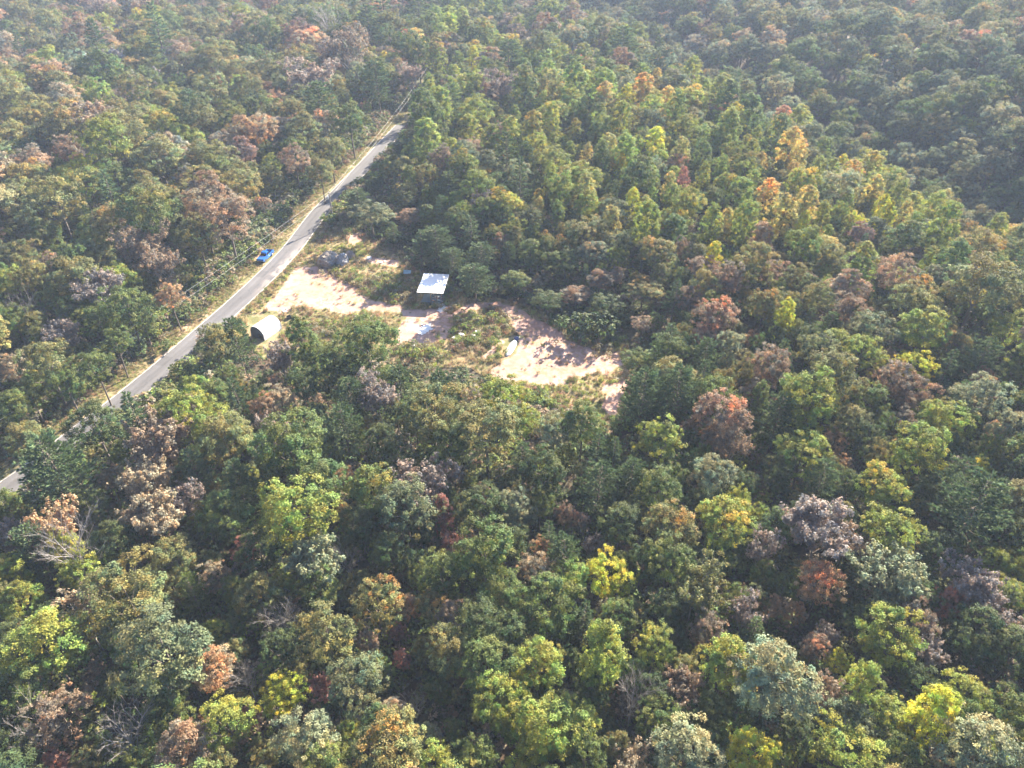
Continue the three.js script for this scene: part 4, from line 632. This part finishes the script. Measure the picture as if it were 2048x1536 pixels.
{ // poles and wires
  const wood = paint(0.27, 0.24, 0.22, { roughness: 0.9 }), grey = paint(0.55, 0.56, 0.57, { metalness: 0.3, roughness: 0.45 }), white = paint(0.85, 0.85, 0.85, { roughness: 0.3 });
  const tops = [];
  const pole = (x, z, h, label, kind) => {
    const y = height(x, z), t = thing('utility_pole', label, 'utility pole', [x, y, z], kind === 2 ? 0.35 : 0.12);
    part('pole_shaft', new THREE.CylinderGeometry(0.13, 0.2, h + 0.5, 10).translate(0, h / 2 - 0.25, 0), wood, t);
    if (kind === 1) { const c = part('transformer', merge([new THREE.CylinderGeometry(0.27, 0.27, 0.85, 16).translate(-0.42, h - 1.45, 0.05), box(0.3, 0.1, 0.1, -0.2, h - 1.3, 0.05)]), grey, t); part('bushing', new THREE.CylinderGeometry(0.05, 0.06, 0.25, 8).translate(-0.42, h - 0.9, 0.05), white, c); part('insulator', new THREE.CylinderGeometry(0.07, 0.09, 0.3, 8).translate(0, h + 0.15, 0), white, t); }
    else { part('crossarm', box(2.4, 0.13, 0.11, 0, h - 0.5, 0.16), wood, t); for (const s of [-1, 0, 1]) part('insulator', new THREE.CylinderGeometry(0.05, 0.07, 0.25, 8).translate(s * 1.1, s ? h - 0.32 : h + 0.1, s ? 0.16 : 0), white, t); }
    return V(x, y + h, z);
  };
  const p0 = V(-91, 9, -82.9), p1 = pole(-50.8, -189.2, 8.9, 'utility pole with a grey transformer standing beside the road above the boulders', 1);
  const spot = (px, py, h) => { const p = at(px, py, h); return [p.x, p.z, h]; };
  pole(-91, -82.9, 9, 'utility pole at the road beyond the left edge of the view', 0);
  const p2 = pole(...spot(862, 125, 9), 'utility pole with a crossarm where the cut strip bends away', 2), p3 = pole(...spot(1052, 43, 10), 'utility pole above the treetops at the top middle', 2), p4 = pole(...spot(1166, 4, 11), 'farthest utility pole at the very top of the view', 2), p5 = V(p4.x + (p4.x - p3.x) * 1.2, p4.y + 6, p4.z + (p4.z - p3.z) * 1.2);
  const cable = paint(0.5, 0.5, 0.5, { metalness: 0.2, roughness: 0.5 });
  const run = (list, drop, off, label) => {
    const pts = []; for (let i = 0; i + 1 < list.length; i++) for (let k = 0; k < 12; k++) { const t = k / 12, p = list[i].clone().lerp(list[i + 1], t); p.y -= drop + 4 * t * (1 - t) * list[i].distanceTo(list[i + 1]) * 0.011; p.x += off; pts.push(p); }
    const e = list[list.length - 1].clone(); e.y -= drop; e.x += off; pts.push(e);
    tag(part('power_line', tubeAlong(pts, 0.018, pts.length * 3), cable, scene), label, 'power line');
  };
  run([p0, p1, p2, p3, p4, p5], -0.3, 0, 'upper wire strung between the utility poles along the road');
  run([p0, p1, p2, p3, p4, p5], 1.15, 0.15, 'lower wire strung between the utility poles along the road');
  run([p2, p3, p4, p5], 0.4, 1.1, 'third wire between the far utility poles at the top');
}
{ // weeds on the lot and grass along the road
  const R = rng(77), blades = (n, h, w, spread) => { const m = new Mesher(); for (let k = 0; k < n; k++) { const a = R() * 6.28, q = R() * spread, o = V(cos(a) * q, 0, sin(a) * q), d = V(cos(a) * 0.5 * R(), 1, sin(a) * 0.5 * R()).normalize(), l = h * (0.5 + 0.7 * R()), c = hue(R, 0.25); m.leaf(V(o.x + d.x * l / 2, d.y * l / 2, o.z + d.z * l / 2), V(0, 0, 0).crossVectors(d, onSphere(R)).normalize(), d, l, w, c); } return m.build(); };
  const tuft = blades(26, 0.42, 0.028, 0.28), tall = blades(34, 0.8, 0.035, 0.35);
  const kinds = [{ g: tuft, m: [], c: [] }, { g: tall, m: [], c: [] }, { g: FORMS.bush[0].crown, m: [], c: [] }, { g: FORMS.bush[1].crown, m: [], c: [] }];
  const put = (k, x, z, s, sy, c) => { E.set(0, R() * 6.28, 0); Q.setFromEuler(E); kinds[k].m.push(M4.compose(V(x, height(x, z), z), Q, V(s, sy, s)).clone()); kinds[k].c.push(c); };
  const [x0, z0, x1, z1] = lotBox, tones = { dry: [0.38, 0.31, 0.16], straw: [0.46, 0.39, 0.24], green: [0.19, 0.23, 0.07], lime: [0.34, 0.39, 0.1], rust: [0.4, 0.24, 0.15], dark: [0.1, 0.13, 0.05] };
  const bushy = [[960, 650, 11], [1000, 640, 6], [935, 680, 6], [845, 590, 9], [760, 570, 7], [690, 455, 6], [700, 560, 5], [1085, 803, 6], [840, 705, 7], [650, 670, 7], [720, 650, 6], [1180, 660, 12], [990, 700, 5], [660, 545, 4]].map(([x, y, r]) => { const p = at(x, y); return [p.x, p.z, r]; });
  for (let k = 0; k < 30000; k++) {
    const x = lerp(x0, x1, R()), z = lerp(z0, z1, R()), q = R(), u = R(), v = R(); if (!inside(LOT, x, z) || sandAt(x, z) && q > 0.012 + 0.09 * smooth(0.5, 0.62, fbm(x * 0.22 + 70, z * 0.22, 3))) continue;
    const [px, py] = project(V(x, 0, z)); if (px > 832 && px < 886 && py > 580 && py < 612) continue;
    if (px > 1004 && px < 1046 && py > 672 && py < 722) continue; if (px > 494 && px < 560 && py > 625 && py < 694) continue;
    let near = 0; for (const [a, b, r] of bushy) near = max(near, 1 - hypot(x - a, z - b) / r);
    const dens = 0.35 + 0.6 * fbm(x * 0.3 + 2, z * 0.3, 3) + near; if (u > dens) continue;
    const n = fbm(x * 0.25 + 20, z * 0.25, 3) + near * 0.25, c = pick(n > 0.55 || px > 1040 && py > 762 && v < 0.6 ? { green: 2, lime: 2.6, dry: 2, straw: 1.5, rust: 0.7 } : { dry: 3, straw: 3, rust: 1.6, green: 1 }, v), k2 = 0.75 + 0.5 * R();
    const s = 0.7 + 0.6 * R();
    if (near > 0.1 && R() < 0.15) { const b = 0.3 + 0.45 * near + 0.25 * R(); put(2 + (k & 1), x, z, b, b * (0.9 + 0.5 * R()), mul(tones[c], k2)); } else put(R() < 0.25 + near * 0.5 ? 1 : 0, x, z, s, s * (0.7 + 0.6 * R()), mul(tones[c], k2));
  }
  for (let k = 0; k < 26000; k++) {
    const r = road[floor(R() * 240 * ROAD_END / road[240].s)], s = R() < 0.7 ? -lerp(3.0, 9.5, pow(R(), 0.8)) : lerp(3.0, 5.6, R()), p = r.c.clone().addScaledVector(r.n, s), n = fbm(p.x * 0.3, p.z * 0.3, 3), v = R();
    p.x += (R() - 0.5) * 1.5; p.z += (R() - 0.5) * 1.5; if (abs(roadAt(p.x, p.z)[0]) < 2.95 || n > 0.6 && v > 0.3 || hypot(p.x + 63.95, p.z + 167.1) < 3.1) continue;
    const c = pick({ dry: 3, straw: 2, lime: 1.4, green: 1.6, rust: s < -6 ? 2 : 0.6 }, R()), h = 0.5 + 0.5 * R();
    if (s < -6.5 && R() < 0.09) { const b = 0.4 + 0.5 * R(); put(2 + (k & 1), p.x, p.z, b, b, tones[c]); } else put(0, p.x, p.z, 0.9, h * (s < -5 ? 1.2 : 0.6), mul(tones[c], 0.75 + 0.5 * R()));
  }
  const w = new THREE.Group(); w.name = 'weeds'; w.userData = { kind: 'stuff', label: 'dry grass and weeds on the lot and the road verges', category: 'weeds' }; scene.add(w);
  for (const q of kinds) { const i = new THREE.InstancedMesh(q.g, forestLeaf, q.m.length); i.name = 'grass'; i.userData.kind = 'stuff'; i.castShadow = i.receiveShadow = true; q.m.forEach((m, k) => { i.setMatrixAt(k, m); i.setColorAt(k, COLOR.setRGB(...q.c[k])); }); w.add(i); }
}
renderer.render(scene, camera);
